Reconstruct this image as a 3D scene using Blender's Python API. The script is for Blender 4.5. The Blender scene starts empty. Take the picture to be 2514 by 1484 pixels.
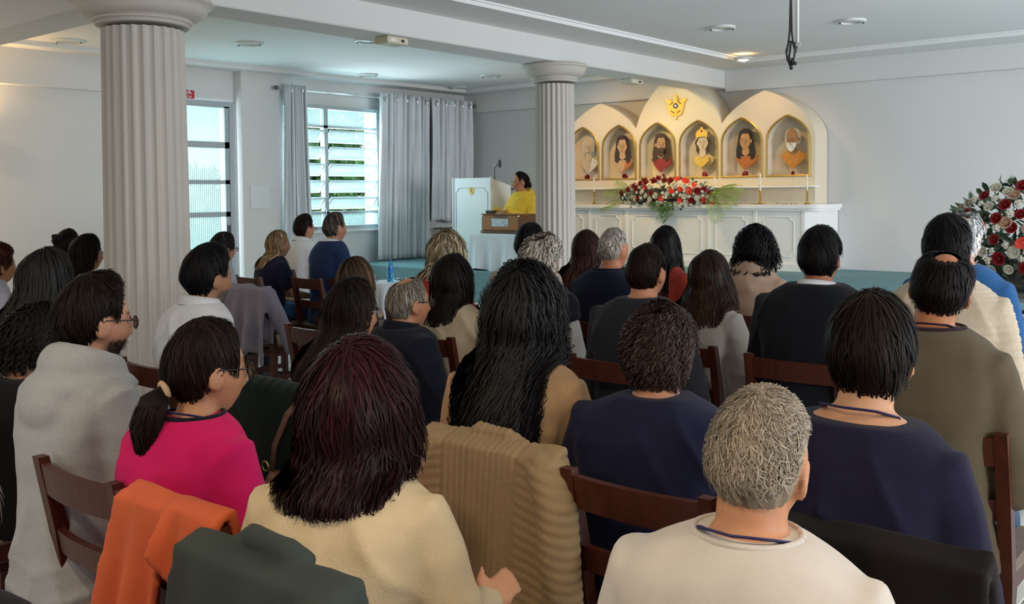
import bpy, bmesh, math, random
import numpy as np
from mathutils import Vector, Matrix, noise as mnoise

# ------------------------------------------------------------------ camera, world, light, exposure
SC = bpy.context.scene
COL = SC.collection
R_ = math.radians
F, CX, CY, HC = 2388.0, 1257.0, 562.0, 1.55
PSI, PIT, ROL = R_(39.8), R_(2.09), R_(0.5)
_h = np.array([-math.sin(PSI), math.cos(PSI), 0]); _z = np.array([0, 0, 1.0])
_d = math.cos(PIT)*_h - math.sin(PIT)*_z
_u0 = math.sin(PIT)*_h + math.cos(PIT)*_z
_r0 = np.array([math.cos(PSI), math.sin(PSI), 0])
_u = _u0*math.cos(ROL) + _r0*math.sin(ROL)
_r = _r0*math.cos(ROL) - _u0*math.sin(ROL)
CAMP = np.array([0, 0, HC])
def ray(x, y): return _d + (x-CX)/F*_r - (y-CY)/F*_u
def at(x, y, dep): return CAMP + ray(x, y)*dep
cam = bpy.data.cameras.new('camera'); camo = bpy.data.objects.new('camera', cam); COL.objects.link(camo)
m = Matrix.Identity(4)
for i in range(3):
    m[i][0] = _r[i]; m[i][1] = _u[i]; m[i][2] = -_d[i]; m[i][3] = CAMP[i]
camo.matrix_world = m
cam.sensor_width = 36.0; cam.lens = F/2514*36.0
cam.shift_x = 0.0; cam.shift_y = (CY-742.0)/2514.0
cam.clip_start = 0.02
SC.camera = camo

SC.view_settings.view_transform = 'Standard'
SC.view_settings.look = 'None'
SC.view_settings.gamma = 1.0
SC.view_settings.use_curve_mapping = False
SC.view_settings.exposure = 0.05
SC.cycles.max_bounces = 7; SC.cycles.diffuse_bounces = 3; SC.cycles.glossy_bounces = 2; SC.cycles.transmission_bounces = 4; SC.cycles.transparent_max_bounces = 8

world = bpy.data.worlds.new('world'); SC.world = world
world.use_nodes = True
wn = world.node_tree
bg = wn.nodes['Background']
bg.inputs[0].default_value = (0.80, 0.92, 1.0, 1); bg.inputs[1].default_value = 1.5

def light(name, kind, loc, energy, color, target=None, size=None, size_y=None, spot=None, blend=0.6, shape=None, spread=None):
    l = bpy.data.lights.new(name, kind); l.energy = energy; l.color = color
    if kind == 'AREA':
        l.shape = shape or ('RECTANGLE' if size_y else 'SQUARE'); l.size = size
        if size_y: l.size_y = size_y
        if spread: l.spread = R_(spread)
    if kind == 'SPOT':
        l.spot_size = R_(spot); l.spot_blend = blend; l.shadow_soft_size = size or 0.03
    if kind == 'POINT': l.shadow_soft_size = size or 0.05
    o = bpy.data.objects.new(name, l); COL.objects.link(o); o.location = loc
    if target is not None:
        o.rotation_euler = (Vector(target)-Vector(loc)).to_track_quat('-Z', 'Y').to_euler()
    return o
# daylight entering through the unseen windows of the right and rear walls, and the window wall on the left
DAY = (0.95, 0.97, 1.0); BLUE = (0.76, 0.90, 1.0)
light('daylight_right_near', 'AREA', (3.05, 2.2, 1.75), 58, DAY, (-4, 3.2, .5), 3.0, 1.7, spread=140)
light('daylight_right_far', 'AREA', (3.05, 7.2, 1.75), 182, DAY, (-4, 8.2, .55), 3.6, 1.7, spread=140)
light('daylight_rear', 'AREA', (-4.5, -3.3, 1.9), 8, (1.0, 0.95, 0.88), (-4.5, 4, 1.4), 5.0, 1.6)
light('daylight_window', 'AREA', (-10.1, 7.85, 1.95), 200, BLUE, (-6, 7.6, 1.6), 1.5, 1.4)
light('daylight_door', 'AREA', (-10.1, 6.0, 1.5), 120, BLUE, (-6, 6.0, 1.3), 0.8, 2.1)

# ------------------------------------------------------------------ helpers
rnd = random.Random(7)
def tag(o, label=None, cat=None, group=None, kind=None):
    if label: o['label'] = label
    if cat: o['category'] = cat
    if group: o['group'] = group
    if kind: o['kind'] = kind
    return o
def empty(name, loc=(0, 0, 0), rz=0, parent=None):
    o = bpy.data.objects.new(name, None); COL.objects.link(o)
    o.location = loc; o.rotation_euler = (0, 0, rz); o.empty_display_size = 0.05
    if parent: o.parent = parent
    return o

MATS = {}
def mat(name, color=(0.8, 0.8, 0.8), rough=0.6, metal=0.0, var=0.0, vscale=6.0, bump=0.0, bscale=80.0,
        spec=0.5, vcol=False, sheen=0.0, emis=None, estr=0.0, stretch=None, alpha=None, trans=0.0, sss=0.0, bdist=0.004):
    if name in MATS: return MATS[name]
    m = bpy.data.materials.new(name); m.use_nodes = True
    nt = m.node_tree; N = nt.nodes; L = nt.links
    b = N['Principled BSDF']
    b.inputs['Base Color'].default_value = (*color, 1)
    b.inputs['Roughness'].default_value = rough
    b.inputs['Metallic'].default_value = metal
    b.inputs['Specular IOR Level'].default_value = spec
    if sheen:
        b.inputs['Sheen Weight'].default_value = sheen
    if trans: b.inputs['Transmission Weight'].default_value = trans
    if sss:
        b.inputs['Subsurface Weight'].default_value = sss
        b.inputs['Subsurface Radius'].default_value = (0.012, 0.005, 0.003)
        b.inputs['Subsurface Scale'].default_value = 1.0
    if emis:
        b.inputs['Emission Color'].default_value = (*emis, 1); b.inputs['Emission Strength'].default_value = estr
    tc = N.new('ShaderNodeTexCoord')
    src = tc.outputs['Object']
    if stretch:
        mp = N.new('ShaderNodeMapping'); mp.inputs['Scale'].default_value = stretch
        L.new(src, mp.inputs['Vector']); src = mp.outputs['Vector']
    colsock = None
    if vcol:
        a = N.new('ShaderNodeAttribute'); a.attribute_name = 'Col'; colsock = a.outputs['Color']
    if var:
        n = N.new('ShaderNodeTexNoise'); n.inputs['Scale'].default_value = vscale; n.inputs['Detail'].default_value = 5
        L.new(src, n.inputs['Vector'])
        mr = N.new('ShaderNodeMapRange'); mr.inputs['From Min'].default_value = 0.3; mr.inputs['From Max'].default_value = 0.7
        mr.inputs['To Min'].default_value = 1-var; mr.inputs['To Max'].default_value = 1+var*0.6
        L.new(n.outputs['Fac'], mr.inputs['Value'])
        mx = N.new('ShaderNodeMix'); mx.data_type = 'RGBA'; mx.blend_type = 'MULTIPLY'; mx.inputs['Factor'].default_value = 1.0
        if colsock: L.new(colsock, mx.inputs[6])
        else: mx.inputs[6].default_value = (*color, 1)
        cv = N.new('ShaderNodeCombineColor')
        for k in range(3): L.new(mr.outputs['Result'], cv.inputs[k])
        L.new(cv.outputs['Color'], mx.inputs[7])
        colsock = mx.outputs[2]
    if colsock: L.new(colsock, b.inputs['Base Color'])
    if bump:
        n2 = N.new('ShaderNodeTexNoise'); n2.inputs['Scale'].default_value = bscale; n2.inputs['Detail'].default_value = 4
        L.new(src, n2.inputs['Vector'])
        bp = N.new('ShaderNodeBump'); bp.inputs['Strength'].default_value = bump; bp.inputs['Distance'].default_value = bdist
        L.new(n2.outputs['Fac'], bp.inputs['Height']); L.new(bp.outputs['Normal'], b.inputs['Normal'])
    MATS[name] = m
    return m

class Geo:
    def __init__(s): s.v = []; s.f = []
    def add(s, verts, faces):
        o = len(s.v); s.v += [tuple(map(float, p)) for p in verts]; s.f += [tuple(i+o for i in f) for f in faces]; return s
    def box(s, x0, x1, y0, y1, z0, z1):
        v = [(x0,y0,z0),(x1,y0,z0),(x1,y1,z0),(x0,y1,z0),(x0,y0,z1),(x1,y0,z1),(x1,y1,z1),(x0,y1,z1)]
        return s.add(v, [(0,3,2,1),(4,5,6,7),(0,1,5,4),(1,2,6,5),(2,3,7,6),(3,0,4,7)])
    def cbox(s, x0, x1, y0, y1, z0, z1, c=0.004):
        # box with chamfered edges
        bm = bmesh.new(); bmesh.ops.create_cube(bm, size=1)
        for v in bm.verts:
            v.co = ((x0+x1)/2+v.co.x*(x1-x0), (y0+y1)/2+v.co.y*(y1-y0), (z0+z1)/2+v.co.z*(z1-z0))
        c = min(c, (x1-x0)*.45, (y1-y0)*.45, (z1-z0)*.45)
        bmesh.ops.bevel(bm, geom=bm.edges[:], offset=c, segments=1, affect='EDGES', profile=0.5)
        bm.verts.index_update()
        s.add([v.co[:] for v in bm.verts], [[v.index for v in f.verts] for f in bm.faces]); bm.free(); return s
    def tube(s, pts, rad, n=8, cap=True, flat=None):
        pts = [np.array(p, float) for p in pts]; k = len(pts)
        rad = [rad]*k if np.isscalar(rad) else list(rad)
        vs = []; prev = None
        for i in range(k):
            t = pts[min(i+1, k-1)]-pts[max(i-1, 0)]; t = t/(np.linalg.norm(t)+1e-12)
            if prev is None:
                a = np.array([0, 0, 1.0]) if abs(t[2]) < .9 else np.array([1.0, 0, 0])
                e1 = np.cross(t, a)
            else:
                e1 = prev-t*(prev@t)
            e1 /= np.linalg.norm(e1)+1e-12; prev = e1; e2 = np.cross(t, e1)
            r = rad[i]; ra, rb = (r if np.ndim(r) else (r, r))
            for j in range(n):
                a = 2*math.pi*j/n; vs.append(pts[i]+e1*math.cos(a)*ra+e2*math.sin(a)*rb)
        fs = [(i*n+j, i*n+(j+1) % n, (i+1)*n+(j+1) % n, (i+1)*n+j) for i in range(k-1) for j in range(n)]
        if cap: fs += [tuple(range(n))[::-1], tuple((k-1)*n+j for j in range(n))]
        return s.add(vs, fs)
    def lathe(s, prof, n=24, c=(0, 0, 0), cap=True):
        vs = [(c[0]+r*math.cos(2*math.pi*j/n), c[1]+r*math.sin(2*math.pi*j/n), c[2]+z) for r, z in prof for j in range(n)]
        k = len(prof)
        fs = [(i*n+j, i*n+(j+1) % n, (i+1)*n+(j+1) % n, (i+1)*n+j) for i in range(k-1) for j in range(n)]
        if cap: fs += [tuple(range(n))[::-1], tuple((k-1)*n+j for j in range(n))]
        return s.add(vs, fs)
    def rings(s, rings, cap=True):
        k = len(rings); n = len(rings[0]); vs = [p for r in rings for p in r]
        fs = [(i*n+j, i*n+(j+1) % n, (i+1)*n+(j+1) % n, (i+1)*n+j) for i in range(k-1) for j in range(n)]
        if cap: fs += [tuple(range(n))[::-1], tuple((k-1)*n+j for j in range(n))]
        return s.add(vs, fs)
    def ellipsoid(s, c, r, n=16, k=10, M=None):
        rr = []
        for i in range(k+1):
            a = math.pi*i/k; a = min(max(a, .02), math.pi-.02)
            ring = []
            for j in range(n):
                b = 2*math.pi*j/n
                p = np.array([r[0]*math.sin(a)*math.cos(b), r[1]*math.sin(a)*math.sin(b), -r[2]*math.cos(a)])
                if M is not None: p = M@p
                ring.append(p+np.array(c))
            rr.append(ring)
        return s.rings(rr)
    def grid(s, P, closed_u=False, flip=False):
        # P: array [i][j] of points
        k = len(P); n = len(P[0]); vs = [p for r in P for p in r]; fs = []
        for i in range(k-1):
            for j in range(n if closed_u else n-1):
                q = (i*n+j, i*n+(j+1) % n, (i+1)*n+(j+1) % n, (i+1)*n+j)
                fs.append(q[::-1] if flip else q)
        return s.add(vs, fs)
    def prism(s, poly, y0, y1):
        # closed outline poly of (x,z), extruded along y, y0 = front face
        n = len(poly)
        vs = [(x, y0, z) for x, z in poly]+[(x, y1, z) for x, z in poly]
        fs = [tuple(range(n)), tuple(range(2*n-1, n-1, -1))]+[(i+n, (i+1) % n+n, (i+1) % n, i) for i in range(n)]
        return s.add(vs, fs)
    def sheet(s, P, th, closed=True):
        # a cloth: grid P (k x n x 3) thickened along its normals
        P = np.array(P, float); k, n, _ = P.shape
        du = np.gradient(P, axis=1); dv = np.gradient(P, axis=0)
        N = np.cross(du, dv); N /= np.linalg.norm(N, axis=2, keepdims=True)+1e-12
        A = P+N*th/2; B = P-N*th/2
        vs = list(A.reshape(-1, 3))+list(B.reshape(-1, 3)); o = k*n; fs = []
        for i in range(k-1):
            for j in range(n-1):
                a, b, c, d = i*n+j, i*n+j+1, (i+1)*n+j+1, (i+1)*n+j
                fs += [(a, b, c, d), (o+d, o+c, o+b, o+a)]
        for i in range(k-1):
            for j0 in (0, n-1):
                a, d = i*n+j0, (i+1)*n+j0
                fs.append((a, d, o+d, o+a) if j0 == 0 else (d, a, o+a, o+d))
        for j in range(n-1):
            for i0 in (0, k-1):
                a, b = i0*n+j, i0*n+j+1
                fs.append((b, a, o+a, o+b) if i0 == 0 else (a, b, o+b, o+a))
        return s.add(vs, fs)
    def mesh(s, name, m=None, smooth=False):
        me = bpy.data.meshes.new(name); me.from_pydata(s.v, [], s.f); me.update()
        if m: me.materials.append(m)
        if smooth: me.shade_smooth() if smooth is True else me.set_sharp_from_angle(angle=R_(smooth)) if False else None
        if smooth:
            me.polygons.foreach_set('use_smooth', [True]*len(me.polygons))
            if smooth is not True: me.set_sharp_from_angle(angle=R_(smooth))
        return me
    def obj(s, name, m=None, parent=None, smooth=False, loc=None, rot=None):
        return link(name, s.mesh(name, m, smooth), parent, loc, rot)
def link(name, me, parent=None, loc=None, rot=None):
    o = bpy.data.objects.new(name, me); COL.objects.link(o)
    if parent: o.parent = parent
    if loc is not None: o.location = loc
    if rot is not None: o.rotation_euler = rot
    return o
def boxobj(name, b, m, parent=None, c=0.0, loc=None, rot=None):
    g = Geo(); (g.cbox(*b, c) if c else g.box(*b)); return g.obj(name, m, parent, loc=loc, rot=rot)
def struct(o, label=None, cat=None):
    o['kind'] = 'structure'
    if label: o['label'] = label
    if cat: o['category'] = cat
    return o

# ------------------------------------------------------------------ materials of the room
WALL = mat('white_plaster', (0.70, 0.70, 0.69), 0.85, var=0.02, vscale=1.5, bump=0.15, bscale=55, spec=0.2)
CEIL = mat('ceiling_paint', (0.80, 0.81, 0.81), 0.9, var=0.015, vscale=0.8, spec=0.2)
STONEW = mat('column_plaster', (0.57, 0.535, 0.49), 0.8, var=0.03, vscale=5, bump=0.12, bscale=60, spec=0.25)
ALTAR = mat('altar_paint', (0.90, 0.90, 0.89), 0.55, var=0.01, vscale=2, spec=0.3)
TEAL = mat('teal_carpet', (0.20, 0.34, 0.37), 0.95, var=0.12, vscale=60, bump=0.5, bscale=260, spec=0.1)
TILE = mat('floor_tile', (0.70, 0.70, 0.68), 0.25, var=0.10, vscale=3.0, spec=0.4)
GROUT = mat('floor_grout', (0.33, 0.32, 0.30), 0.9, var=0.08, vscale=4)
GOLD = mat('gold_trim', (0.55, 0.36, 0.10), 0.35, metal=0.75, var=0.1, vscale=20)
GOLDP = mat('gold_paint', (0.85, 0.55, 0.10), 0.4, metal=0.25, var=0.05, vscale=20)
METALG = mat('grey_window_metal', (0.40, 0.45, 0.48), 0.5, metal=0.2)
CHROME = mat('chrome', (0.75, 0.76, 0.78), 0.2, metal=1.0)
BLACKP = mat('black_plastic', (0.02, 0.02, 0.022), 0.45)
WHITEP = mat('white_plastic', (0.78, 0.78, 0.75), 0.5)
BEIGEP = mat('beige_plastic', (0.62, 0.58, 0.44), 0.5)

# ------------------------------------------------------------------ room shell
XW, XR, YB, YA, ZC = -9.5, 3.2, -3.5, 10.44, 3.0
fl = struct(boxobj('floor', (XW-0.3, XR+0.2, YB-0.2, YA+0.3, -0.2, -0.004), GROUT), 'pale stone tiled floor of the hall', 'floor')
tile_me = Geo().cbox(-.2675, .2675, -.2675, .2675, -0.012, 0.0, 0.003).mesh('tile', TILE)
tn = 0
for iy in range(15):
    for ix in range(18):
        o = link('tile', tile_me, fl, loc=(-8.94+ix*.54+.27, .45+iy*.54+.27-.54, 0)); tn += 1
        o.rotation_euler = (0, 0, R_(90*rnd.randrange(4)))
# remaining tiles outside the part in view, one piece
g = Geo()
for iy in range(-7, 24):
    for ix in range(-2, 24):
        if 0 <= iy < 15 and 0 <= ix < 18: continue
        x, y = -8.94+ix*.54, .45+iy*.54-.54
        if x < XW-.2 or x > XR-.3 or y > YA-.3 or y < YB: continue
        g.box(x+.0025, x+.5375, y+.0025, y+.5375, -0.012, 0)
tag(g.obj('tile_field', TILE, fl), kind='stuff')

def wall_holes(name, ax, pos, th, u0, u1, z0, z1, holes, m, label):
    # wall along axis ax ('x': plane of constant x), holes = [(u0,u1,z0,z1)] not overlapping in u
    g = Geo()
    def bx(a, b, c, d):
        if b-a < 1e-6 or d-c < 1e-6: return
        if ax == 'x': g.box(min(pos, pos+th), max(pos, pos+th), a, b, c, d)
        else: g.box(a, b, min(pos, pos+th), max(pos, pos+th), c, d)
    u = u0
    for (a, b, c, d) in sorted(holes):
        bx(u, a, z0, z1); bx(a, b, z0, c); bx(a, b, d, z1); u = b
    bx(u, u1, z0, z1)
    return struct(g.obj(name, m), label, 'wall')
DOOR = (5.52, 6.45, 0.0, 2.60); WIN = (7.08, 8.64, 1.12, 2.65)
wall_left = wall_holes('wall_left', 'x', XW, -0.22, YB, YA+.22, 0, 3.1, [DOOR, WIN], WALL, 'white plaster wall with louvre window and glazed door')
wall_front = wall_holes('wall_front', 'y', YA, 0.22, XW-.22, XR+.2, 0, 3.1, [], WALL, 'white wall behind the altar')
wall_holes('wall_right', 'x', XR, 0.2, YB, YA+.22, 0, 3.1, [(0.7, 3.7, 0.85, 2.6), (5.4, 9.0, 0.85, 2.6)], WALL, 'white wall with wide windows beside the seats')
wall_holes('wall_back', 'y', YB, -0.2, XW-.22, XR+.2, 0, 3.1, [(-7.0, -2.0, 1.05, 2.7)], mat('rear_wall_dark', (.16, .10, .07), .6, var=.2, vscale=4), 'unseen darkened rear wall of the hall with a wide window')  # unseen wall, darkened to cut bounced fill light on the audience
struct(boxobj('ceiling', (XW-.2, XR+.2, YB-.2, YA+.2, 3.0, 3.2), CEIL), 'flat white painted ceiling', 'ceiling')
# pilaster and upper bands
struct(boxobj('trim_1', (XW, -9.36, 6.5, 7.08, 0, 3.0), WALL, c=.006), 'flat white pilaster between glazed door and louvre window', 'pilaster')
struct(boxobj('trim_2', (XW, -9.43, 3.2, 5.3, 2.61, 3.0), WALL, c=.006), 'white band above the wall beside the near column', 'trim')
struct(boxobj('trim_3', (XW, -5.75, 10.36, YA, 2.70, 3.0), WALL, c=.006), 'white band above wall near the curtains', 'trim')
struct(boxobj('trim_4', (-5.38, XR, 10.36, YA, 2.71, 3.0), WALL, c=.006), 'white band above wall right of the beam', 'trim')
# dropped plaster borders of the ceiling
def border(name, x0, x1, y0, y1, w, label):
    g = Geo()
    for b in ((x0, x1, y0, y0+w), (x0, x1, y1-w, y1), (x0, x0+w, y0+w, y1-w), (x1-w, x1, y0+w, y1-w)):
        g.box(*b, 2.955, 3.0)
    g.box(x0+w, x1-w, y0+w, y0+w+.02, 2.985, 3.0); g.box(x0+w, x1-w, y1-w-.02, y1-w, 2.985, 3.0)
    g.box(x0+w, x0+w+.02, y0+w, y1-w, 2.985, 3.0); g.box(x1-w-.02, x1-w, y0+w, y1-w, 2.985, 3.0)
    return struct(g.obj(name, CEIL), label, 'cornice')
border('trim_5', XW, -5.75, 3.36, YA-.08, .30, 'stepped plaster border of ceiling over the window side')
border('trim_6', -5.38, XR, -2.0, YA-.08, .50, 'stepped plaster border of ceiling over the seats')
# beams
struct(boxobj('beam', (-5.75, -5.38, YB, YA, 2.75, 3.0), WALL, c=.008), 'long white ceiling beam resting on both columns', 'beam')
struct(boxobj('beam', (XW, -5.75, 3.02, 3.36, 2.75, 3.0), WALL, c=.008), 'white cross beam from near column to window wall', 'beam')
struct(boxobj('beam', (-5.38, XR, 3.02, 3.36, 2.80, 3.0), WALL, c=.008), 'white cross beam overhead above the seats', 'beam')

# ------------------------------------------------------------------ columns
def column(x, y, R, cap_r, capz, label, z0=0.0):
    e = struct(empty('column', (x, y, 0)), label, 'column')
    n = 24; per = 10; rings = []
    def sec(r):
        out = []
        for j in range(n*per):
            a = 2*math.pi*j/(n*per); t = (j % per)/per
            dep = 0.0 if t < .22 else math.sin(math.pi*(t-.22)/.78)
            rr = r*(1-.075*dep**.8)
            out.append((rr*math.cos(a), rr*math.sin(a)))
        return out
    for z, k in ((.16, 1.03), (.6, 1.025), (1.4, 1.01), (2.1, .99), (capz-.02, .975)):
        rings.append([(p[0], p[1], z) for p in sec(R*k)])
    Geo().rings(rings).obj('shaft', STONEW, e, smooth=40)
    c = cap_r
    h = 2.75-capz
    prof = [(R*.99, 0), (R*1.10, .0), (R*1.13, .008), (R*1.10, .02), (R*1.16, .024), (R*1.19, .034), (R*1.15, .045),
            (R*1.2, .05), (R*1.34, h*.34), (R*1.46, h*.46), (R*1.53, h*.58), (R*1.55, h*.68), (c*.93, h*.74), (c*.955, h*.80), (c*.99, h*.84), (c, h*.90), (c*.985, h*.96), (c*.95, h)]
    Geo().lathe([(r, capz+z) for r, z in prof], 64).obj('capital', STONEW, e, smooth=35)
    Geo().lathe([(R*1.3, 0), (R*1.3, .05), (R*1.24, .07), (R*1.2, .10), (R*1.12, .12), (R*1.12, .14), (R*1.03, .17)], 48).obj('base', STONEW, e, smooth=35)
    return e
column(-5.57, 3.17, .247, .425, 2.585, 'thick fluted white column standing near the aisle')
column(-5.57, 7.33, .187, .315, 2.585, 'slimmer fluted white column beside the speaker')

# ------------------------------------------------------------------ stage
st = struct(empty('floor_stage', (0, 0, 0)), 'teal carpeted stage platform with white step', 'stage')
boxobj('platform', (XW+.002, XR-.002, 8.03, YA-.002, 0.345, 0.69), TEAL, st, c=.01)
boxobj('plinth', (XW+.003, XR-.003, 8.045, YA-.003, 0.0, 0.345), WALL, st)
boxobj('step', (-8.7, XR-.4, 7.05, 8.045, 0.001, 0.335), mat('step_stone', (.74, .73, .71), .35, var=.05), st, c=.012)

# ------------------------------------------------------------------ door and window
def reeded(name, tint, k):
    if name in MATS: return MATS[name]
    m = bpy.data.materials.new(name); m.use_nodes = True; nt = m.node_tree; N = nt.nodes; L = nt.links
    N.remove(N['Principled BSDF'])
    out = N['Material Output']
    tr = N.new('ShaderNodeBsdfTransparent'); tr.inputs[0].default_value = (*tint, 1)
    tl = N.new('ShaderNodeBsdfTranslucent'); tl.inputs[0].default_value = tuple(v*.2 for v in tint)+(1,)
    gl = N.new('ShaderNodeBsdfGlossy'); gl.inputs['Roughness'].default_value = .25; gl.inputs[0].default_value = (.8, .85, .9, 1)
    tc = N.new('ShaderNodeTexCoord'); mp = N.new('ShaderNodeMapping')
    wv = N.new('ShaderNodeTexWave'); wv.wave_type = 'BANDS'; wv.bands_direction = 'Y'; wv.inputs['Scale'].default_value = 13
    L.new(tc.outputs['Object'], mp.inputs[0]); L.new(mp.outputs[0], wv.inputs[0])
    mr = N.new('ShaderNodeMapRange'); mr.inputs['To Min'].default_value = .12; mr.inputs['To Max'].default_value = .5
    L.new(wv.outputs['Fac'], mr.inputs['Value'])
    bp = N.new('ShaderNodeBump'); bp.inputs['Strength'].default_value = .6; bp.inputs['Distance'].default_value = .004
    L.new(wv.outputs['Fac'], bp.inputs['Height']); L.new(bp.outputs['Normal'], gl.inputs['Normal']); L.new(bp.outputs['Normal'], tl.inputs['Normal'])
    m1 = N.new('ShaderNodeMixShader'); L.new(mr.outputs['Result'], m1.inputs[0]); L.new(tr.outputs[0], m1.inputs[1]); L.new(tl.outputs[0], m1.inputs[2])
    m2 = N.new('ShaderNodeMixShader'); m2.inputs[0].default_value = k; L.new(m1.outputs[0], m2.inputs[1]); L.new(gl.outputs[0], m2.inputs[2])
    L.new(m2.outputs[0], out.inputs[0])
    MATS[name] = m; return m
GLASS = reeded('reeded_glass', (.78, .94, .92), .10)
SASH = mat('pale_window_metal', (.62, .68, .70), .5, metal=.1)

dr = struct(empty('door_1', (-9.46, 5.98, 0)), 'grey metal emergency door with reeded glass panes', 'door')
g = Geo()
for b in ((-.03, .03, -.46, -.405, 0, 2.6), (-.03, .03, .405, .46, 0, 2.6), (-.03, .03, -.405, .405, 2.545, 2.6)): g.box(*b)
g.obj('door_frame', METALG, dr)
g = Geo()
zs = [(.06, .42), (.50, .92), (.975, 1.315), (1.37, 1.68), (1.725, 2.08), (2.15, 2.53)]
zz = [0.02]+[q for p in zs for q in p]+[2.545]
for i in range(0, len(zz), 2): g.box(-.018, .018, -.405, .405, zz[i], zz[i+1])
g.box(-.018, .018, -.405, -.37, .02, 2.545); g.box(-.018, .018, .35, .405, .02, 2.545)
g.obj('door_leaf', METALG, dr)
for a, b in zs: boxobj('pane', (-.004, .004, -.37, .35, a, b), GLASS, dr)
g = Geo(); g.box(.018, .028, .36, .395, 1.02, 1.22); g.tube([(.03, .378, 1.12), (.06, .378, 1.12), (.06, .28, 1.12)], .008)
g.obj('handle', mat('dark_metal', (.08, .08, .085), .4, metal=.6), dr)

wd = struct(empty('window_1', (-9.47, 7.86, 0)), 'metal louvre window with tilted reeded glass sashes', 'window')
g = Geo(); z0, z1 = 1.12, 2.65
for b in ((-.05, .04, -.78, -.735, z0, z1), (-.05, .04, .735, .78, z0, z1), (-.05, .04, -.735, .735, z1-.045, z1), (-.05, .04, -.735, .735, z0, z0+.045), (-.04, .03, -.125, -.06, z0, z1),
          (-.03, .03, -.735, .735, 2.375, 2.405), (-.03, .03, -.735, .735, 1.315, 1.345)): g.box(*b)
g.obj('window_frame', METALG, wd)
boxobj('window_sill', (-.02, .05, -.80, .80, 1.085, 1.12), WALL, wd)
for (ya, yb) in ((-.735, -.125), (-.06, .735)):
    boxobj('pane', (-.004, .004, ya, yb, 2.405, 2.605), GLASS, wd)
    boxobj('pane', (-.004, .004, ya, yb, 1.165, 1.315), GLASS, wd)
    for i in range(5):
        zc = 2.375-.103-i*.206
        s = empty('sash', (0, 0, zc), parent=wd); s.rotation_euler = (0, R_(42), 0)
        g = Geo(); hh = .094
        for b in ((-.012, .012, ya+.012, ya+.034, -hh, hh), (-.012, .012, yb-.034, yb-.012, -hh, hh), (-.012, .012, ya+.034, yb-.034, hh-.02, hh), (-.012, .012, ya+.034, yb-.034, -hh, -hh+.02)): g.box(*b)
        g.obj('sash_frame', SASH, s)
        boxobj('pane', (-.003, .003, ya+.034, yb-.034, -hh+.02, hh-.02), GLASS, s)
    g = Geo(); g.tube([(.06, yb-.02, 2.3), (.075, yb-.02, 1.9), (.06, yb-.02, 1.4), (.09, yb-.025, 1.36), (.07, yb-.02, 1.25)], .006)
    g.obj('louvre_lever', SASH, wd)
# ------------------------------------------------------------------ outside: ground and trees
struct(boxobj('ground_outside', (-40, -9.9, -6, 40, -1.2, -.9), mat('grass_ground', (.10, .20, .05), .9, var=.3, vscale=2)), 'grassy ground beyond the windows', 'ground')
LEAF = mat('tree_leaves', (.07, .19, .05), .6, vcol=True)
BARK = mat('tree_bark', (.10, .07, .05), .9, var=.3, vscale=8)
ALTAR_WARM = mat('altar_paint_warm_lit', (0.78, 0.69, 0.54), 0.6, var=0.01, vscale=2, spec=0.25)  # altar's white paint, with warm spotlight tint put into the colour
def tree(x, y, zb, zt, rad, label, seed):
    r = random.Random(seed); e = tag(empty('tree', (x, y, -.9)), label, 'tree', 'trees outside the windows')
    g = Geo(); H = zt+.9; g.tube([(0, 0, 0), (.05, .03, H*.4), (0, .1, H*.75)], [.16, .12, .05], 7)
    for k in range(5):
        a = r.uniform(0, 6.3); g.tube([(0, .03, H*.4), (rad*.5*math.cos(a), rad*.5*math.sin(a), H*.68)], [.06, .02], 5)
    g.obj('trunk', BARK, e)
    g = Geo(); cols = []
    for k in range(4600):
        a, b, c = r.gauss(0, 1), r.gauss(0, 1), r.gauss(0, 1); q = math.sqrt(a*a+b*b+c*c)
        s = (.55+.45*r.random())*(1+.22*math.sin(3*a/q+seed)+.18*math.sin(4*c/q+2*seed))
        p = np.array([a/q*rad*s, b/q*rad*s, (zb+zt)/2+.9+c/q*(zt-zb)/2*s])
        l = r.uniform(.10, .2); t1 = np.array([r.gauss(0, 1) for _ in range(3)]); t1 /= np.linalg.norm(t1)
        t2 = np.cross(t1, [r.gauss(0, 1) for _ in range(3)]); t2 /= np.linalg.norm(t2)
        g.add([p-t1*l, p+t2*l*.4, p+t1*l, p-t2*l*.4], [(0, 1, 2, 3)])
        k2 = r.uniform(.45, 1.3); cols.append((.13*k2, .30*k2, .10*k2))
    o = g.obj('foliage', LEAF, e); setcol(o.data, np.repeat(np.array(cols), 4, axis=0))
def setcol(me, rgb):
    a = me.color_attributes.new('Col', 'FLOAT_COLOR', 'POINT')
    rgb = np.asarray(rgb, float); out = np.ones((len(me.vertices), 4), np.float32); out[:, :3] = rgb
    a.data.foreach_set('color', out.ravel())
tree(-14.2, 9.2, -.8, 2.0, 1.4, 'low green shrubby tree seen through the glazed door', 3)
tree(-16.8, 12.75, -.8, 3.9, 1.5, 'leafy green tree seen through louvre window beside curtain', 5)
tree(-18.6, 16.5, -.8, 4.0, 1.8, 'leafy green tree seen through wider louvre column', 8)

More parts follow.
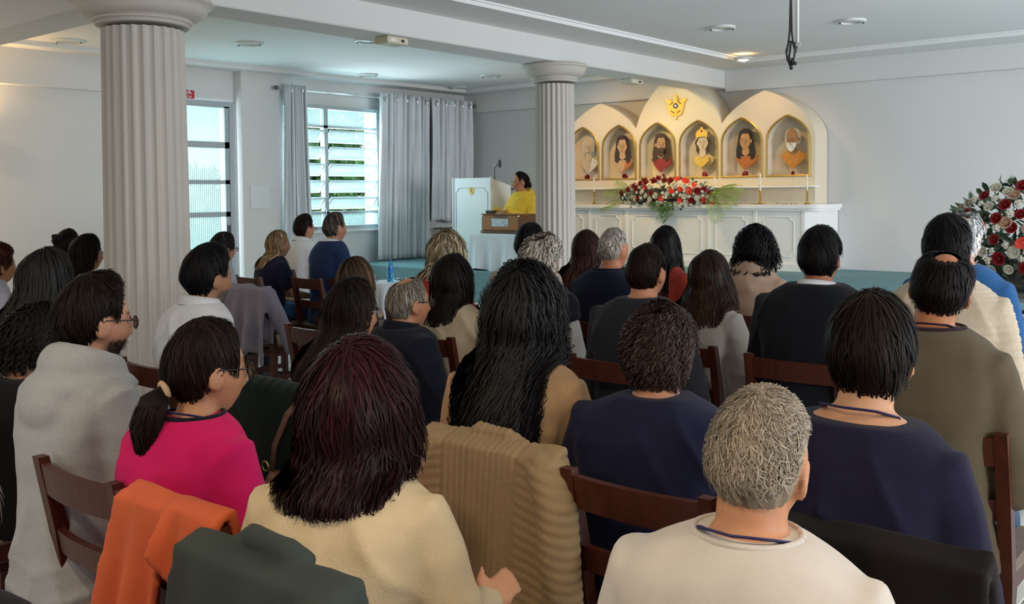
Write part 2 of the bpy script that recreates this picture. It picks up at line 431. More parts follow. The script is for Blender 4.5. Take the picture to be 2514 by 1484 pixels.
# ------------------------------------------------------------------ curtains
CURT = mat('grey_curtain', (.74, .77, .80), .9, var=.05, vscale=3, bump=.2, bscale=300, sheen=.3)
def curtain(y0t, y1t, y0b, y1b, zt, zb, folds, amp, label, eyelets, x=-9.28, zb2=None):
    e = tag(empty('curtain', (x, (y0t+y1t)/2, zb)), label, 'curtain', 'grey eyelet curtains on one rod')
    n = folds*12; k = 26; P = []
    for i in range(k):
        t = i/(k-1); row = []
        for j in range(n+1):
            u = j/n; ph = 2*math.pi*folds*u
            ya = y0t+(y1t-y0t)*u; yb = y0b+(y1b-y0b)*u
            tt = t**1.3
            y = ya+(yb-ya)*tt
            w = amp*(1-.35*t)*(math.sin(ph)+.28*math.sin(2.3*ph+1.1+t))+.012*math.sin(5*t+3*u*folds)
            z = zt+(zb-zt)*t
            if zb2 is not None and t == 1: z += .02*math.sin(u*9)
            row.append((w, y-(y0t+y1t)/2+.008*math.sin(ph*1.7+4*t), z-zb))
        P.append(row)
    Geo().sheet(P, .004).obj('cloth', CURT, e, smooth=True)
    for q in range(eyelets):
        u = (q+.5)/eyelets; yy = y0t+(y1t-y0t)*u-(y0t+y1t)/2
        g = Geo(); pts = [(.0+.004*math.cos(2*a), yy+.012*math.cos(a), 2.78-zb+.03*math.sin(a)) for a in np.linspace(0, 2*math.pi, 17)]
        g.tube(pts, .007, 6, cap=False).obj('eyelet', CHROME, e, smooth=True, loc=(amp*.9, 0, 0))
    return e
curtain(7.02, 7.34, 6.98, 7.46, 2.84, .12, 7, .045, 'narrow grey curtain gathered at the pilaster side of louvre window', 2)
curtain(8.50, 9.42, 8.46, 9.40, 2.85, .71, 11, .05, 'long grey curtain reaching the stage beside louvre window', 5)
curtain(9.44, 10.28, 9.44, 10.30, 2.85, 1.17, 9, .05, 'shorter grey curtain in the corner behind the podium', 5, zb2=1)
cr = tag(empty('curtain_rod', (-9.28, 8.65, 2.79)), 'thin metal curtain rod above the louvre window', 'curtain rod')
Geo().tube([(0, -1.72, 0), (0, 1.66, 0)], .011, 8).obj('rod', CHROME, cr, smooth=True)
for y in (-1.73, 1.67): Geo().ellipsoid((0, y, 0), (.028, .03, .028), 12, 8).obj('finial', mat('dark_finial', (.12, .13, .14), .4, metal=.4), cr, smooth=True)
for y in (-1.66, .0, 1.6): Geo().tube([(0, y, 0), (-.1, y, 0), (-.215, y, -.01)], .008, 6).obj('bracket', CHROME, cr)

# wall plate and sign
boxobj('wall_plate', (0, .012, -.13, .13, -.135, .135), mat('plate_white', (.72, .74, .75), .6), None, c=.004, loc=(-9.36, 6.72, 1.53))
tag(bpy.data.objects['wall_plate'], 'square white cover plate on the pilaster', 'cover plate')
sg = tag(empty('exit_sign', (-9.498, 5.84, 2.658)), 'red emergency exit sign above the glazed door', 'sign')
boxobj('board', (0, .006, -.15, .15, -.045, .045), mat('sign_red', (.50, .01, .03), .5), sg)
def text_obj(name, body, size, m, parent, loc, rot, ext=.001, align='CENTER', sx=1.0):
    c = bpy.data.curves.new(name, 'FONT'); c.body = body; c.size = size; c.align_x = align; c.align_y = 'CENTER'; c.extrude = ext; c.offset = size*.018
    t = bpy.data.objects.new(name, c); COL.objects.link(t)
    bpy.context.view_layer.update()
    dg = bpy.context.evaluated_depsgraph_get()
    me = bpy.data.meshes.new_from_object(t.evaluated_get(dg)); bpy.data.objects.remove(t); bpy.data.curves.remove(c)
    me.materials.clear(); me.materials.append(m)
    o = link(name, me, parent, loc, rot); o.scale = (sx, 1, 1); return o
SIGNW = mat('sign_white', (.85, .85, .85), .5)
text_obj('lettering', 'SAÍDA', .058, SIGNW, sg, (.0075, 0, .018), (R_(90), 0, R_(90)), sx=1.42)
text_obj('lettering', 'EMERGÊNCIA', .030, SIGNW, sg, (.0075, .0, -.026), (R_(90), 0, R_(90)), sx=1.30)

# ------------------------------------------------------------------ ceiling fixtures
FIXW = mat('fixture_white', (.66, .70, .68), .45); FIXG = mat('fixture_glass', (.50, .53, .50), .3)
def downlight(x, y, z, label, r=.11, lit=False):
    e = tag(empty('ceiling_light', (x, y, z)), label, 'ceiling light', 'round ceiling fixtures')
    Geo().lathe([(r, 0), (r*1.0, -.012), (r*.93, -.02), (r*.72, -.022), (r*.70, -.006)], 32, cap=False).obj('rim', FIXW, e, smooth=35)
    Geo().lathe([(r*.71, -.010), (r*.4, -.014), (.001, -.016)], 32, cap=False).obj('diffuser', mat('lit_lamp', (1, .8, .5), .4, emis=(1, .62, .25), estr=14) if lit else FIXG, e, smooth=True)
    for a in (.6, 3.7): Geo().box(r*.8*math.cos(a)-.006, r*.8*math.cos(a)+.006, r*.8*math.sin(a)-.006, r*.8*math.sin(a)+.006, -.03, -.018).obj('clip', BLACKP, e)
    return e
downlight(-8.93, 4.34, 3.0, 'round unlit ceiling light left of the near column', .15)
downlight(-7.85, 5.55, 3.0, 'round unlit ceiling light between near column and sensor box', .13)
downlight(-8.86, 7.95, 3.0, 'round unlit ceiling light above the curtain rod', .12)
downlight(-7.87, 9.05, 3.0, 'round unlit ceiling light above the podium', .12)
downlight(-9.05, 9.75, 3.0, 'round unlit ceiling light in the far curtain corner', .12)
downlight(-6.9, 6.2, 3.0, 'round unlit ceiling light beside the beam sensor box', .13)
downlight(-4.09, 7.82, 3.0, 'round unlit ceiling light beside the beam over the seats', .12)
downlight(-3.11, 8.28, 3.0, 'round unlit ceiling light right of hanging cable', .12)
def altar_lamp(x, y, z, tx, label, en, col, r=.10):
    e = tag(empty('altar_lamp', (x, y, z)), label, 'lamp', 'altar spotlights')
    Geo().lathe([(r, 0), (r, -.012), (r*.8, -.02), (r*.62, -.02), (r*.6, -.004)], 28, cap=False).obj('rim', FIXW, e, smooth=35)
    Geo().ellipsoid((0, 0, -.016), (r*.5, r*.5, .018), 16, 8).obj('bulb', mat('lit_lamp', (1, .8, .5), .4, emis=(1, .62, .25), estr=14), e, smooth=True)
    l = light('altar_spot', 'SPOT', (0, 0, -.06), en, col, size=.05, spot=105, blend=.9)
    l.parent = e; l.rotation_euler = (Vector((tx-x, 10.2-y, 1.8-z))).to_track_quat('-Z', 'Y').to_euler()
WARM = (1.0, .58, .20)
altar_lamp(-4.72, 9.50, 2.955, -4.75, 'lit warm spotlight above the two niches beyond the beam', 14, WARM)
altar_lamp(-5.98, 8.85, 2.955, -5.3, 'lit spotlight hidden behind the beam before the gold flower', 56, (1.0, .74, .30))
altar_lamp(-6.80, 8.9, 2.955, -6.7, 'lit warm spotlight above the two niches beside the slim column', 46, WARM)
def hall_lamp(x, y, en, label):
    e = downlight(x, y, 3.0, label, .12, lit=True)
    l = light('hall_lamp', 'AREA', (0, 0, -.04), en, (1.0, .78, .52), size=.22, shape='DISK'); l.parent = e
hall_lamp(-.6, -.2, 26, 'round lit warm ceiling light above the rear rows')
hall_lamp(-2.6, -.6, 22, 'round lit warm ceiling light behind the cream cardigan')
hall_lamp(1.2, 1.6, 18, 'round lit warm ceiling light over the side aisle')
hall_lamp(-8.9, 2.0, 34, 'round lit warm ceiling light beside the plain wall')
ws = tag(empty('wall_sconce', (XW, 3.58, 2.12)), 'lit warm wall sconce at the edge of the plain wall', 'lamp')
boxobj('back_plate', (0, .015, -.05, .05, -.09, .09), FIXW, ws, c=.004)
Geo().lathe([(.05, -.10), (.075, .0), (.09, .10), (.086, .10), (.07, .0), (.045, -.095)], 24, c=(.10, 0, 0), cap=False).obj('shade', mat('sconce_shade', (.85, .75, .6), .6, emis=(1, .62, .28), estr=3), ws, smooth=True)
_l = light('sconce_light', 'POINT', (.10, 0, .04), 26, (1.0, .66, .30), size=.05); _l.parent = ws
def sensor(x, y, label):
    e = tag(empty('sensor_box', (x, y, 2.75)), label, 'sensor box', 'beige boxes under the beam')
    boxobj('case', (-.075, .075, -.11, .11, -.055, 0), BEIGEP, e, c=.008)
    boxobj('lens', (.07, .079, .03, .06, -.04, -.02), BLACKP, e); boxobj('label_plate', (.074, .0775, -.08, -.02, -.04, -.018), WHITEP, e)
sensor(-5.50, 5.18, 'beige sensor box under the beam between the columns')
sensor(-5.66, 8.80, 'beige sensor box under the beam near the altar')
# projector pole and cable
pp = tag(empty('ceiling_pole', (-2.17, 5.0, 3.0)), 'thin white pole hanging from the ceiling beside cable', 'pole')
Geo().tube([(0, 0, 0), (0, 0, -.66)], .009, 10).obj('pole', WHITEP, pp, smooth=True)
Geo().tube([(-.012, 0, -.655), (.014, 0, -.665), (.008, 0, -.69), (-.008, .004, -.68)], .005, 6).obj('hook', FIXG, pp, smooth=True)
ck = tag(empty('hanging_cable', (-2.20, 4.98, 3.0)), 'black knotted cable hanging from the ceiling', 'cable')
g = Geo()
g.tube([(.0, 0, 0), (.004, 0, -.3), (-.004, 0, -.6), (-.012, 0, -.66), (-.022, 0, -.71), (-.018, .004, -.75), (0, .008, -.77), (.01, .004, -.74)], .0055, 8)
g.tube([(.008, 0, 0), (.0, 0, -.25), (.006, .004, -.6), (.014, .004, -.665), (.026, 0, -.70), (.022, -.004, -.74), (.004, -.006, -.77), (-.006, 0, -.73), (.002, 0, -.66)], .0055, 8)
g.tube([(-.006, .004, -.65), (.02, .006, -.66), (.03, .006, -.70), (.015, .004, -.755), (-.012, .004, -.76), (-.024, 0, -.7), (-.006, -.004, -.65)], .005, 8)
g.tube([(.0, .0, -.755), (.012, 0, -.775), (.024, 0, -.762)], .008, 6)
g.tube([(-.004, .0, -.76), (.006, .004, -.80)], .0095, 6)
g.tube([(.02, 0, -.765), (.032, 0, -.775)], .0095, 6)
g.obj('cord', BLACKP, ck, smooth=True)
# ------------------------------------------------------------------ altar
def ogee(u, h, k=.8, e=1.7):
    u = min(1.0, abs(u)); return h*(k*math.sqrt(max(0, 1-u*u))+(1-k)*(1-u)**e)
NICHE_X = [-7.233, -6.684, -6.135, -5.586, -5.037, -4.488]
NZ0, NZS, NH, NW = 1.715, 2.11, .265, .245
LOBES = [(-6.957, .585, 2.12, .545), (-5.86, .60, 2.12, .86), (-4.762, .585, 2.12, .545)]
altar = tag(empty('altar', (-5.86, 10.1, .69)), 'white altar with arched niches and panelled base on the stage', 'altar')
AO = Vector((-5.86, 10.1, .69))
def A(g, name, m, smooth=False):   # geometry given in world coordinates, parented to the altar
    g.v = [(v[0]-AO.x, v[1]-AO.y, v[2]-AO.z) for v in g.v]
    return g.obj(name, m, altar, smooth)
def lobe_z(x):
    z = 0
    for c, hw, zs, h in LOBES:
        if abs(x-c) <= hw: z = max(z, zs+ogee((x-c)/hw, h))
    return z
def niche_z(x):
    for c in NICHE_X:
        if abs(x-c) < NW: return c, NZS+ogee((x-c)/NW, NH, .78, 1.5)
    return None
XL, XRr = -7.54, -4.18
xs = sorted(set([round(XL+(XRr-XL)*i/260, 5) for i in range(261)]+[c+s*NW for c in NICHE_X for s in (-1, 1)]+[c for c in NICHE_X]))
g = Geo(); YF, YN, YK = 10.1, 10.265, 10.43
for a, b in zip(xs[:-1], xs[1:]):
    m_ = (a+b)/2; za, zb = lobe_z(a), lobe_z(b); n_ = niche_z(m_)
    def q(x0, x1, y0, y1, p, r, s_, t): g.add([(x0, y0, p), (x1, y0, r), (x1, y1, s_), (x0, y1, t)], [(0, 1, 2, 3)])
    q(a, b, YF, YK, za, zb, zb, za)                     # top edge
    if n_ is None:
        q(a, b, YF, YF, 1.40, 1.40, zb, za)
    else:
        c = n_[0]; na = NZS+ogee((a-c)/NW, NH, .78, 1.5); nb = NZS+ogee((b-c)/NW, NH, .78, 1.5)
        q(a, b, YF, YF, 1.40, 1.40, NZ0, NZ0)
        q(a, b, YF, YF, na, nb, zb, za)
        q(a, b, YN, YN, NZ0, NZ0, nb, na)
        q(a, b, YF, YN, NZ0, NZ0, NZ0, NZ0)
        q(a, b, YN, YF, na, nb, nb, na)
for c in NICHE_X:
    for s in (-1, 1):
        x = c+s*NW; g.add([(x, YF, NZ0), (x, YN, NZ0), (x, YN, NZS), (x, YF, NZS)], [(0, 1, 2, 3) if s < 0 else (3, 2, 1, 0)])
for x in (XL, XRr): g.add([(x, YF, 1.40), (x, YK, 1.40), (x, YK, lobe_z(x)), (x, YF, lobe_z(x))], [(0, 1, 2, 3) if x > -5 else (3, 2, 1, 0)])
A(g, 'reredos', ALTAR_WARM, smooth=25)
for c in NICHE_X:
    us = np.linspace(-1, 1, 41)
    us = sorted(us, key=lambda v: v)
    pts = [(c-NW, 10.098, NZ0)]+[(c+NW*u, 10.098, NZS+ogee(u, NH, .78, 1.5)) for u in us]+[(c+NW, 10.098, NZ0)]
    g = Geo(); g.tube(pts, .012, 6); g.tube([(c-NW-.012, 10.098, NZ0), (c+NW+.012, 10.098, NZ0)], .012, 6)
    A(g, 'niche_frame', GOLD, smooth=50)
g = Geo(); g.cbox(-7.60, -4.13, 9.965, 10.1, 1.585, 1.607, .006); A(g, 'shelf', ALTAR)
# mensa with rounded front corners
def rrect(x0, x1, y0, y1, r, n=8):
    pts = [(x0, y1)]
    pts += [(x0+r-r*math.cos(a), y0+r-r*math.sin(a)) for a in np.linspace(0, math.pi/2, n)]
    pts += [(x1-r+r*math.sin(a), y0+r-r*math.cos(a)) for a in np.linspace(0, math.pi/2, n)]
    pts += [(x1, y1)]
    return pts
def slab(pts, z0, z1):
    n = len(pts); return Geo().add([(x, y, z0) for x, y in pts]+[(x, y, z1) for x, y in pts],
        [tuple(range(n-1, -1, -1)), tuple(range(n, 2*n))]+[(i, (i+1) % n, (i+1) % n+n, i+n) for i in range(n)])
A(slab(rrect(-7.72, -4.01, 9.82, 10.43, .13), 1.362, 1.405), 'table_top', ALTAR, smooth=30)
A(slab(rrect(-7.70, -4.03, 9.84, 10.43, .12), 1.335, 1.362), 'table_moulding', ALTAR, smooth=30)
A(slab([(-7.66, 10.43), (-7.66, 9.99), (-7.53, 9.87), (-4.19, 9.87), (-4.06, 9.99), (-4.06, 10.43)], .69, 1.336), 'base', ALTAR)
A(slab([(-7.68, 10.43), (-7.68, 9.98), (-7.54, 9.845), (-4.18, 9.845), (-4.04, 9.98), (-4.04, 10.43)], .69, .765), 'plinth', ALTAR)
for x0, x1 in ((-7.53, -7.0), (-6.95, -6.45), (-6.42, -5.345), (-5.315, -4.79), (-4.735, -4.24)):
    i, zb, zt, r = .075, .845, 1.27, .05; pts = []
    for cx, cz, a0 in ((x0+i, zb, 90), (x1-i, zb, 180), (x1-i, zt, 270), (x0+i, zt, 0)):
        pts += [(cx+r*math.cos(R_(a0-s_)), 9.868, cz+r*math.sin(R_(a0-s_))) for s_ in np.linspace(0, 90, 7)]
    g = Geo(); g.tube(pts+[pts[0]], .007, 5, cap=False)
    inn = [(p[0], p[2]) for p in pts]
    A(g, 'panel_moulding', ALTAR)
for x in (-6.975, -6.435, -5.33, -4.762, -4.215): A(Geo().cbox(x-.02, x+.02, 9.862, 9.875, .765, 1.336, .003), 'pilaster_strip', ALTAR)

# lotus emblem, outline in unit size about its centre
def lotus_geo(s, y0, th):
    half = [(0, .56), (.05, .50), (.11, .38), (.135, .25), (.15, .14), (.20, .22), (.28, .30), (.40, .34), (.50, .36), (.55, .26), (.50, .22), (.43, .16), (.40, .02), (.37, -.14), (.32, -.30), (.22, -.40), (.12, -.42), (.06, -.40), (.045, -.46), (.05, -.56), (0, -.60)]
    poly = half+[(-x, z) for x, z in half[::-1][1:-1]]
    return Geo().prism([(x*s, z*s) for x, z in poly[::-1]], y0-th, y0)
def lotus(parent, loc, s, th):
    o = lotus_geo(s, 0, th).obj('lotus_plate', GOLDP, parent, loc=loc)
    disc = [(.125*s*math.cos(a), .03*s+.125*s*math.sin(a)) for a in np.linspace(0, -2*math.pi, 24, endpoint=False)]
    Geo().prism(disc, -th-.003, -th+.001).obj('blue_disc', mat('emblem_navy', (.03, .03, .12), .4), parent, loc=loc)
    st_ = []
    for k in range(10):
        a = -k*math.pi/5+math.pi/2; r = .085*s if k % 2 == 0 else .035*s; st_.append((r*math.cos(a), .03*s+r*math.sin(a)))
    Geo().prism(st_, -th-.005, -th-.002).obj('star', SIGNW, parent, loc=loc)
    for sg_ in (-1, 1):
        leaf = [(sg_*.04*s, -.34*s), (sg_*.10*s, -.24*s), (sg_*.24*s, -.17*s), (sg_*.26*s, -.20*s), (sg_*.18*s, -.25*s)]
        Geo().prism(leaf if sg_ < 0 else leaf[::-1], -th-.003, -th+.001).obj('leaf_slot', mat('emblem_umber', (.20, .09, .04), .5), parent, loc=loc)
        cv = [(sg_*.07*s, .44*s), (sg_*.11*s, .2*s), (sg_*.30*s, .10*s)]
        Geo().tube([(p[0], -th-.001, p[1]) for p in cv], .006*s/.27, 4).obj('petal_line', GOLD, parent, loc=loc)
em = tag(empty('lotus_emblem', (-5.872, 10.098, 2.555)), 'large gold lotus emblem with star above the middle niches', 'emblem')
lotus(em, (0, 0, 0), .262, .02)

# portraits: flat cut-out bust boards standing in the niches, generic faces
def ell(cx, cz, rx, rz, n=22): return [(cx+rx*math.cos(a), cz+rz*math.sin(a)) for a in np.linspace(0, -2*math.pi, n, endpoint=False)]
def portrait(i, dx, label, hair, skin, cloth, hl='long', beard=None, crown=False, turn=0, bare=False):
    c = NICHE_X[i]
    e = tag(empty('portrait', (c+dx, 10.185, NZ0+.04)), label, 'portrait', 'cut-out portraits in the altar niches')
    oz = .275
    lay = [0]
    def P(name, poly, m, th=.004):
        y = -.0022*lay[0]; lay[0] += 1
        area = sum(a[0]*b[1]-b[0]*a[1] for a, b in zip(poly, poly[1:]+poly[:1]))
        if area > 0: poly = poly[::-1]
        return Geo().prism([(x, z+oz) for x, z in poly], y-th, y+(.01 if lay[0] == 1 else 0)).obj(name, m, e)
    SK = mat('portrait_skin_%d' % i, skin, .6, var=.12, vscale=25); HR = mat('portrait_hair_%d' % i, hair, .6, var=.35, vscale=40)
    CL = mat('portrait_cloth_%d' % i, cloth, .6, var=.18, vscale=18)
    DK = mat('portrait_ink', (.03, .018, .012), .6); WH = mat('portrait_white', (.75, .70, .60), .6); LP = mat('portrait_lip', (.32, .10, .07), .6)
    bust = [(-.135, -.085), (-.07, -.045), (-.035, -.02), (.035, -.02), (.07, -.04), (.135, -.075), (.14, -.115), (.10, -.165), (.04, -.205), (-.01, -.24), (-.05, -.205), (-.10, -.15)]
    P('bust', bust, SK if bare else CL)
    if bare:
        P('drape', [(.05, -.035), (.135, -.075), (.14, -.115), (.10, -.165), (.04, -.205), (-.005, -.238), (.03, -.16)], CL)
    if hl == 'long':
        P('hair', [(0, .232), (.05, .222), (.085, .19), (.098, .13), (.105, .06), (.118, -.02), (.112, -.10), (.07, -.13), (.05, -.08), (-.05, -.08), (-.075, -.12), (-.115, -.09), (-.118, -.01), (-.10, .07), (-.092, .14), (-.075, .20), (-.04, .226)], HR)
    elif hl == 'curls':
        P('hair', [(0, .20)]+[(.095*math.cos(a)*(1+.1*math.sin(7*a)), .07+.13*math.sin(a)*(1+.06*math.sin(9*a))) for a in np.linspace(1.3, -1.0, 14)]+[(.08, -.05), (-.08, -.05)]+[(-.095*math.cos(a)*(1+.1*math.sin(7*a)), .07+.13*math.sin(a)) for a in np.linspace(-1.0, 1.3, 14)], HR)
    else:
        P('hair', [(0, .205), (.05, .20), (.078, .17), (.09, .12), (.088, .05), (.06, .03), (-.06, .03), (-.088, .05), (-.09, .12), (-.078, .17), (-.05, .20)], HR)
    P('neck', [(-.036, .02), (.036, .02), (.045, -.05), (.0, -.085), (-.045, -.05)], SK)
    f = .006*turn
    P('face', [(f+x, z) for x, z in ell(0, .095 if hl != 'bald' else .108, .064, .092 if hl != 'bald' else .098)], SK)
    for s in (-1, 1): P('ear', ell(s*.064-f, .085, .010, .022), SK)
    if hl == 'long': P('fringe', [(f-.064, .10), (f-.058, .155), (f-.03, .178), (f, .172), (f+.03, .178), (f+.058, .155), (f+.064, .10), (f+.07, .17), (f+.03, .205), (f-.03, .205), (f-.07, .17)], HR)
    for s in (-1, 1):
        ex = s*.026+f*1.6
        P('eye', ell(ex, .098, .0135, .006, 12), WH); P('iris', ell(ex+f*.4, .098, .0055, .0058, 10), DK)
        P('brow', [(ex-.019, .113), (ex, .121), (ex+.019, .113), (ex, .117)], DK if not beard or hair[0] < .2 else HR)
    P('nose', [(f*1.8-.004, .10), (f*1.8+.004, .10), (f*2.2+.012, .060), (f*2.2, .053), (f*2.2-.012, .060)], mat('portrait_nose_%d' % i, tuple(v*.78 for v in skin), .6))
    if beard:
        BD = mat('portrait_beard_%d' % i, beard, .6, var=.3, vscale=40)
        if hl == 'bald' and beard[0] > .5 and not crown and turn > 0:
            P('moustache', [(f-.04, .03), (f-.02, .047), (f, .05), (f+.02, .047), (f+.04, .03), (f+.02, .038), (f, .042), (f-.02, .038)], BD)
        else:
            P('beard', [(f-.058, .055), (f-.03, .045), (f, .052), (f+.03, .045), (f+.058, .055), (f+.055, .01), (f+.03, -.035), (f, -.055), (f-.03, -.035), (f-.055, .01)], BD)
    P('mouth', [(f*1.5-.018, .034), (f*1.5, .039), (f*1.5+.018, .034), (f*1.5, .028)], LP)
    if crown:
        P('crown', [(-.073, .145), (-.05, .155), (0, .16), (.05, .155), (.073, .145), (.078, .20), (.05, .235), (.018, .25), (.012, .275), (-.012, .275), (-.018, .25), (-.05, .235), (-.078, .20)], GOLDP)
        P('crown_jewel', ell(0, .225, .012, .014, 12), mat('jewel_red', (.3, .03, .03), .3))
        P('collar', [(-.075, -.055), (-.04, -.085), (0, -.10), (.04, -.085), (.075, -.055), (.10, -.12), (.03, -.18), (-.01, -.20), (-.09, -.13)], GOLDP)
    Geo().box(-.012, .012, .008, .078, oz-.06, oz-.04).obj('mount', WHITEP, e)
portrait(0, .035, 'cut-out bust portrait of bald man with white moustache', (.6, .55, .45), (.62, .45, .28), (.75, .70, .60), 'bald', (.72, .68, .60), bare=True, turn=.6)
portrait(1, .0, 'cut-out bust portrait with long dark hair and orange drape', (.05, .022, .018), (.66, .42, .22), (.55, .20, .05), 'long', bare=True)
portrait(2, .0, 'cut-out bust portrait of bearded man in red robe', (.06, .03, .02), (.50, .30, .16), (.30, .03, .025), 'long', (.06, .03, .02), turn=.8)
portrait(3, .015, 'cut-out bust portrait wearing a gold crown and collar', (.07, .035, .02), (.72, .60, .42), (.70, .55, .26), 'curls', crown=True)
portrait(4, .01, 'cut-out bust portrait with long black curls and orange robe', (.018, .012, .012), (.52, .28, .12), (.50, .16, .04), 'long', turn=-1)
portrait(5, .02, 'cut-out bust portrait of white-bearded man in orange robe', (.62, .56, .46), (.45, .22, .09), (.66, .27, .04), 'bald', (.80, .76, .68), turn=-1.2)

# ------------------------------------------------------------------ flowers
ROSE = mat('red_rose', (.26, .008, .012), .55, var=.25, vscale=60)
ANTH = mat('red_anthurium', (.72, .05, .03), .25, var=.1, vscale=40)
WHF = mat('white_bloom', (.72, .70, .58), .6, var=.12, vscale=60)
PINKF = mat('pale_pink_rose', (.62, .42, .30), .6, var=.12, vscale=60)
GRN = mat('dark_leaf', (.045, .10, .045), .5, var=.3, vscale=30)
GRN2 = mat('eucalyptus_leaf', (.16, .22, .18), .6, var=.2, vscale=30)
PALM = mat('palm_leaf', (.25, .36, .06), .5, var=.2, vscale=30)
FERN = mat('fern_green', (.08, .19, .04), .6, var=.3, vscale=30)
def rose_mesh(m, name):
    g = Geo()
    for ring, (n, r, op, h) in enumerate(((3, .010, .15, .036), (4, .020, .45, .034), (5, .030, .85, .028))):
        for k in range(n):
            a = 2*math.pi*(k+.5*ring)/n; w = 2*math.pi/n*.75; P = []
            for i in range(4):
                t = i/3; rr = r*(.35+.65*math.sin(t*1.5))+op*.012*t*t; z = h*t-.012*op*max(0, t-.7)*3
                P.append([(rr*math.cos(a+w*u*(1-.25*t*t)), rr*math.sin(a+w*u*(1-.25*t*t)), z) for u in (-1, -.33, .33, 1)])
            g.grid(P)
    g.ellipsoid((0, 0, .012), (.018, .018, .016), 8, 5)
    return g.mesh(name, m, smooth=True)
def bloom_mesh(m, name):
    g = Geo(); r = random.Random(3)
    for k in range(9):
        a = r.uniform(0, 6.28); b = r.uniform(-.2, 1.3)
        g.ellipsoid((.018*math.cos(a)*math.cos(b), .018*math.sin(a)*math.cos(b), .014+.014*math.sin(b)), (.012, .012, .011), 6, 4)
    return g.mesh(name, m, smooth=True)
def anth_mesh():
    g = Geo(); P = []
    for i in range(7):
        t = i/6; w = .036*math.sin(math.pi*min(1, t*.92+.08))**.7
        P.append([(w*u, -.03+.085*t, .012*u*u+.012*t*t+.008) for u in (-1, -.5, 0, .5, 1)])
    g.sheet(P, .002); g.tube([(0, -.01, .012), (0, .0, .03), (0, .012, .05)], [.004, .004, .002], 5)
    return g.mesh('anthurium', ANTH, smooth=True)
def leaf_geo(g, p, d, up, L, W):
    d = np.array(d, float); d /= np.linalg.norm(d)+1e-9; s = np.cross(d, up); s /= np.linalg.norm(s)+1e-9; n = np.cross(s, d)
    p = np.array(p); row = []
    for t, w, c in ((0, .12, 0), (.3, .9, .06), (.65, 1, .05), (1, .05, -.08)):
        q = p+d*L*t+n*L*c; row.append([q-s*W*w/2, q+n*L*.03*w, q+s*W*w/2])
    g.grid(row)
ROSE_ME, WHITE_ME, PINK_ME, BLOOM_ME, ANTH_ME = rose_mesh(ROSE, 'rose'), rose_mesh(WHF, 'white_rose'), rose_mesh(PINKF, 'pink_rose'), bloom_mesh(WHF, 'white_blossom'), anth_mesh()
def frond(parent, p, d, L, m=PALM, n=16, droop=.35):
    g = Geo(); p = np.array(p, float); d = np.array(d, float); d /= np.linalg.norm(d); q = p.copy(); pts = [q.copy()]; dd = d.copy()
    for k in range(n):
        dd = dd+np.array([0, 0, -droop/n]); dd /= np.linalg.norm(dd); q = q+dd*L/n; pts.append(q.copy())
        side = np.cross(dd, [0, -.6, .8]); side /= np.linalg.norm(side); ll = L*.45*math.sin(math.pi*min(1, (k+2)/(n+2)))**.6
        for s in (-1, 1): leaf_geo(g, q, dd*.75+side*s*.75+np.array([0, 0, -.15]), [0, -.5, .8], ll, .007)
    g.tube(pts, [.004]*len(pts), 4)
    return g.obj('palm_frond', m, parent)
def bouquet(name, loc, label, W, H, D, counts, seed, scale=1.0, basket=True, fill=1.0):
    r = random.Random(seed); e = tag(empty(name, loc), label, 'flowers')
    spots = []
    def spot(mind):
        for _ in range(60):
            a = r.uniform(-1, 1); b = r.uniform(0, 1)
            x = a*W; z = H*b*math.sqrt(max(0, 1-a*a*.8)); y = -D*math.sqrt(max(0.02, 1-a*a*.7-(b-.35)**2))
            if all((x-q[0])**2+(z-q[2])**2+(y-q[1])**2 > mind**2 for q in spots): break
        spots.append((x, y, z)); return x, y, z
    for me, nm, n, sz, md in counts:
        for k in range(n):
            x, y, z = spot(md)
            if nm == 'rose' and scale < 1.01 and k < n*.6: z = H*math.sqrt(max(0, 1-(x/W)**2*.8))*r.uniform(.82, 1.0)
            nrm = Vector((x/W*.8, -.9, (z/H-.25)*1.1)).normalized()
            q = nrm.to_track_quat('Z', 'Y'); o = link(nm, me, e, (x, y, z)); o.rotation_euler = q.to_euler(); o.rotation_euler.rotate_axis('Z', r.uniform(0, 6.28))
            s = sz*scale*r.uniform(.85, 1.15); o.scale = (s, s, s)
    for nm, m, n, L, Wd in (('leaf_filler', GRN, 150, .07, .028), ('eucalyptus_filler', GRN2, 110, .06, .035)):
        g = Geo()
        for k in range(int(n*fill)):
            a = r.uniform(-1, 1); b = r.uniform(-.05, 1); x = a*W*1.03; z = H*b*math.sqrt(max(0, 1-a*a*.8)); y = -D*.8*math.sqrt(max(.02, 1-a*a*.7-(b-.35)**2))*r.uniform(.4, 1.05)
            leaf_geo(g, (x, y, z), (a+r.gauss(0, .4), -.5+r.gauss(0, .4), b-.3+r.gauss(0, .5)), (r.gauss(0, .5), -.5, .8), L*scale*r.uniform(.7, 1.3), Wd*scale)
        tag(g.obj(nm, m, e), kind='stuff')
    if basket: Geo().cbox(-W*.85, W*.85, -D*.55, D*.3, 0, H*.22, .01).obj('planter', mat('planter_brown', (.07, .04, .03), .7), e)
    return e
fa = bouquet('flower_arrangement', (-5.87, 9.93, 1.406), 'long arrangement of red roses and white blossoms on the altar', .60, .30, .15,
    [(ROSE_ME, 'rose', 20, .95, .07), (ANTH_ME, 'anthurium', 13, .95, .085), (WHITE_ME, 'white_rose', 30, .85, .06), (BLOOM_ME, 'white_blossom', 44, .75, .045)], 11)
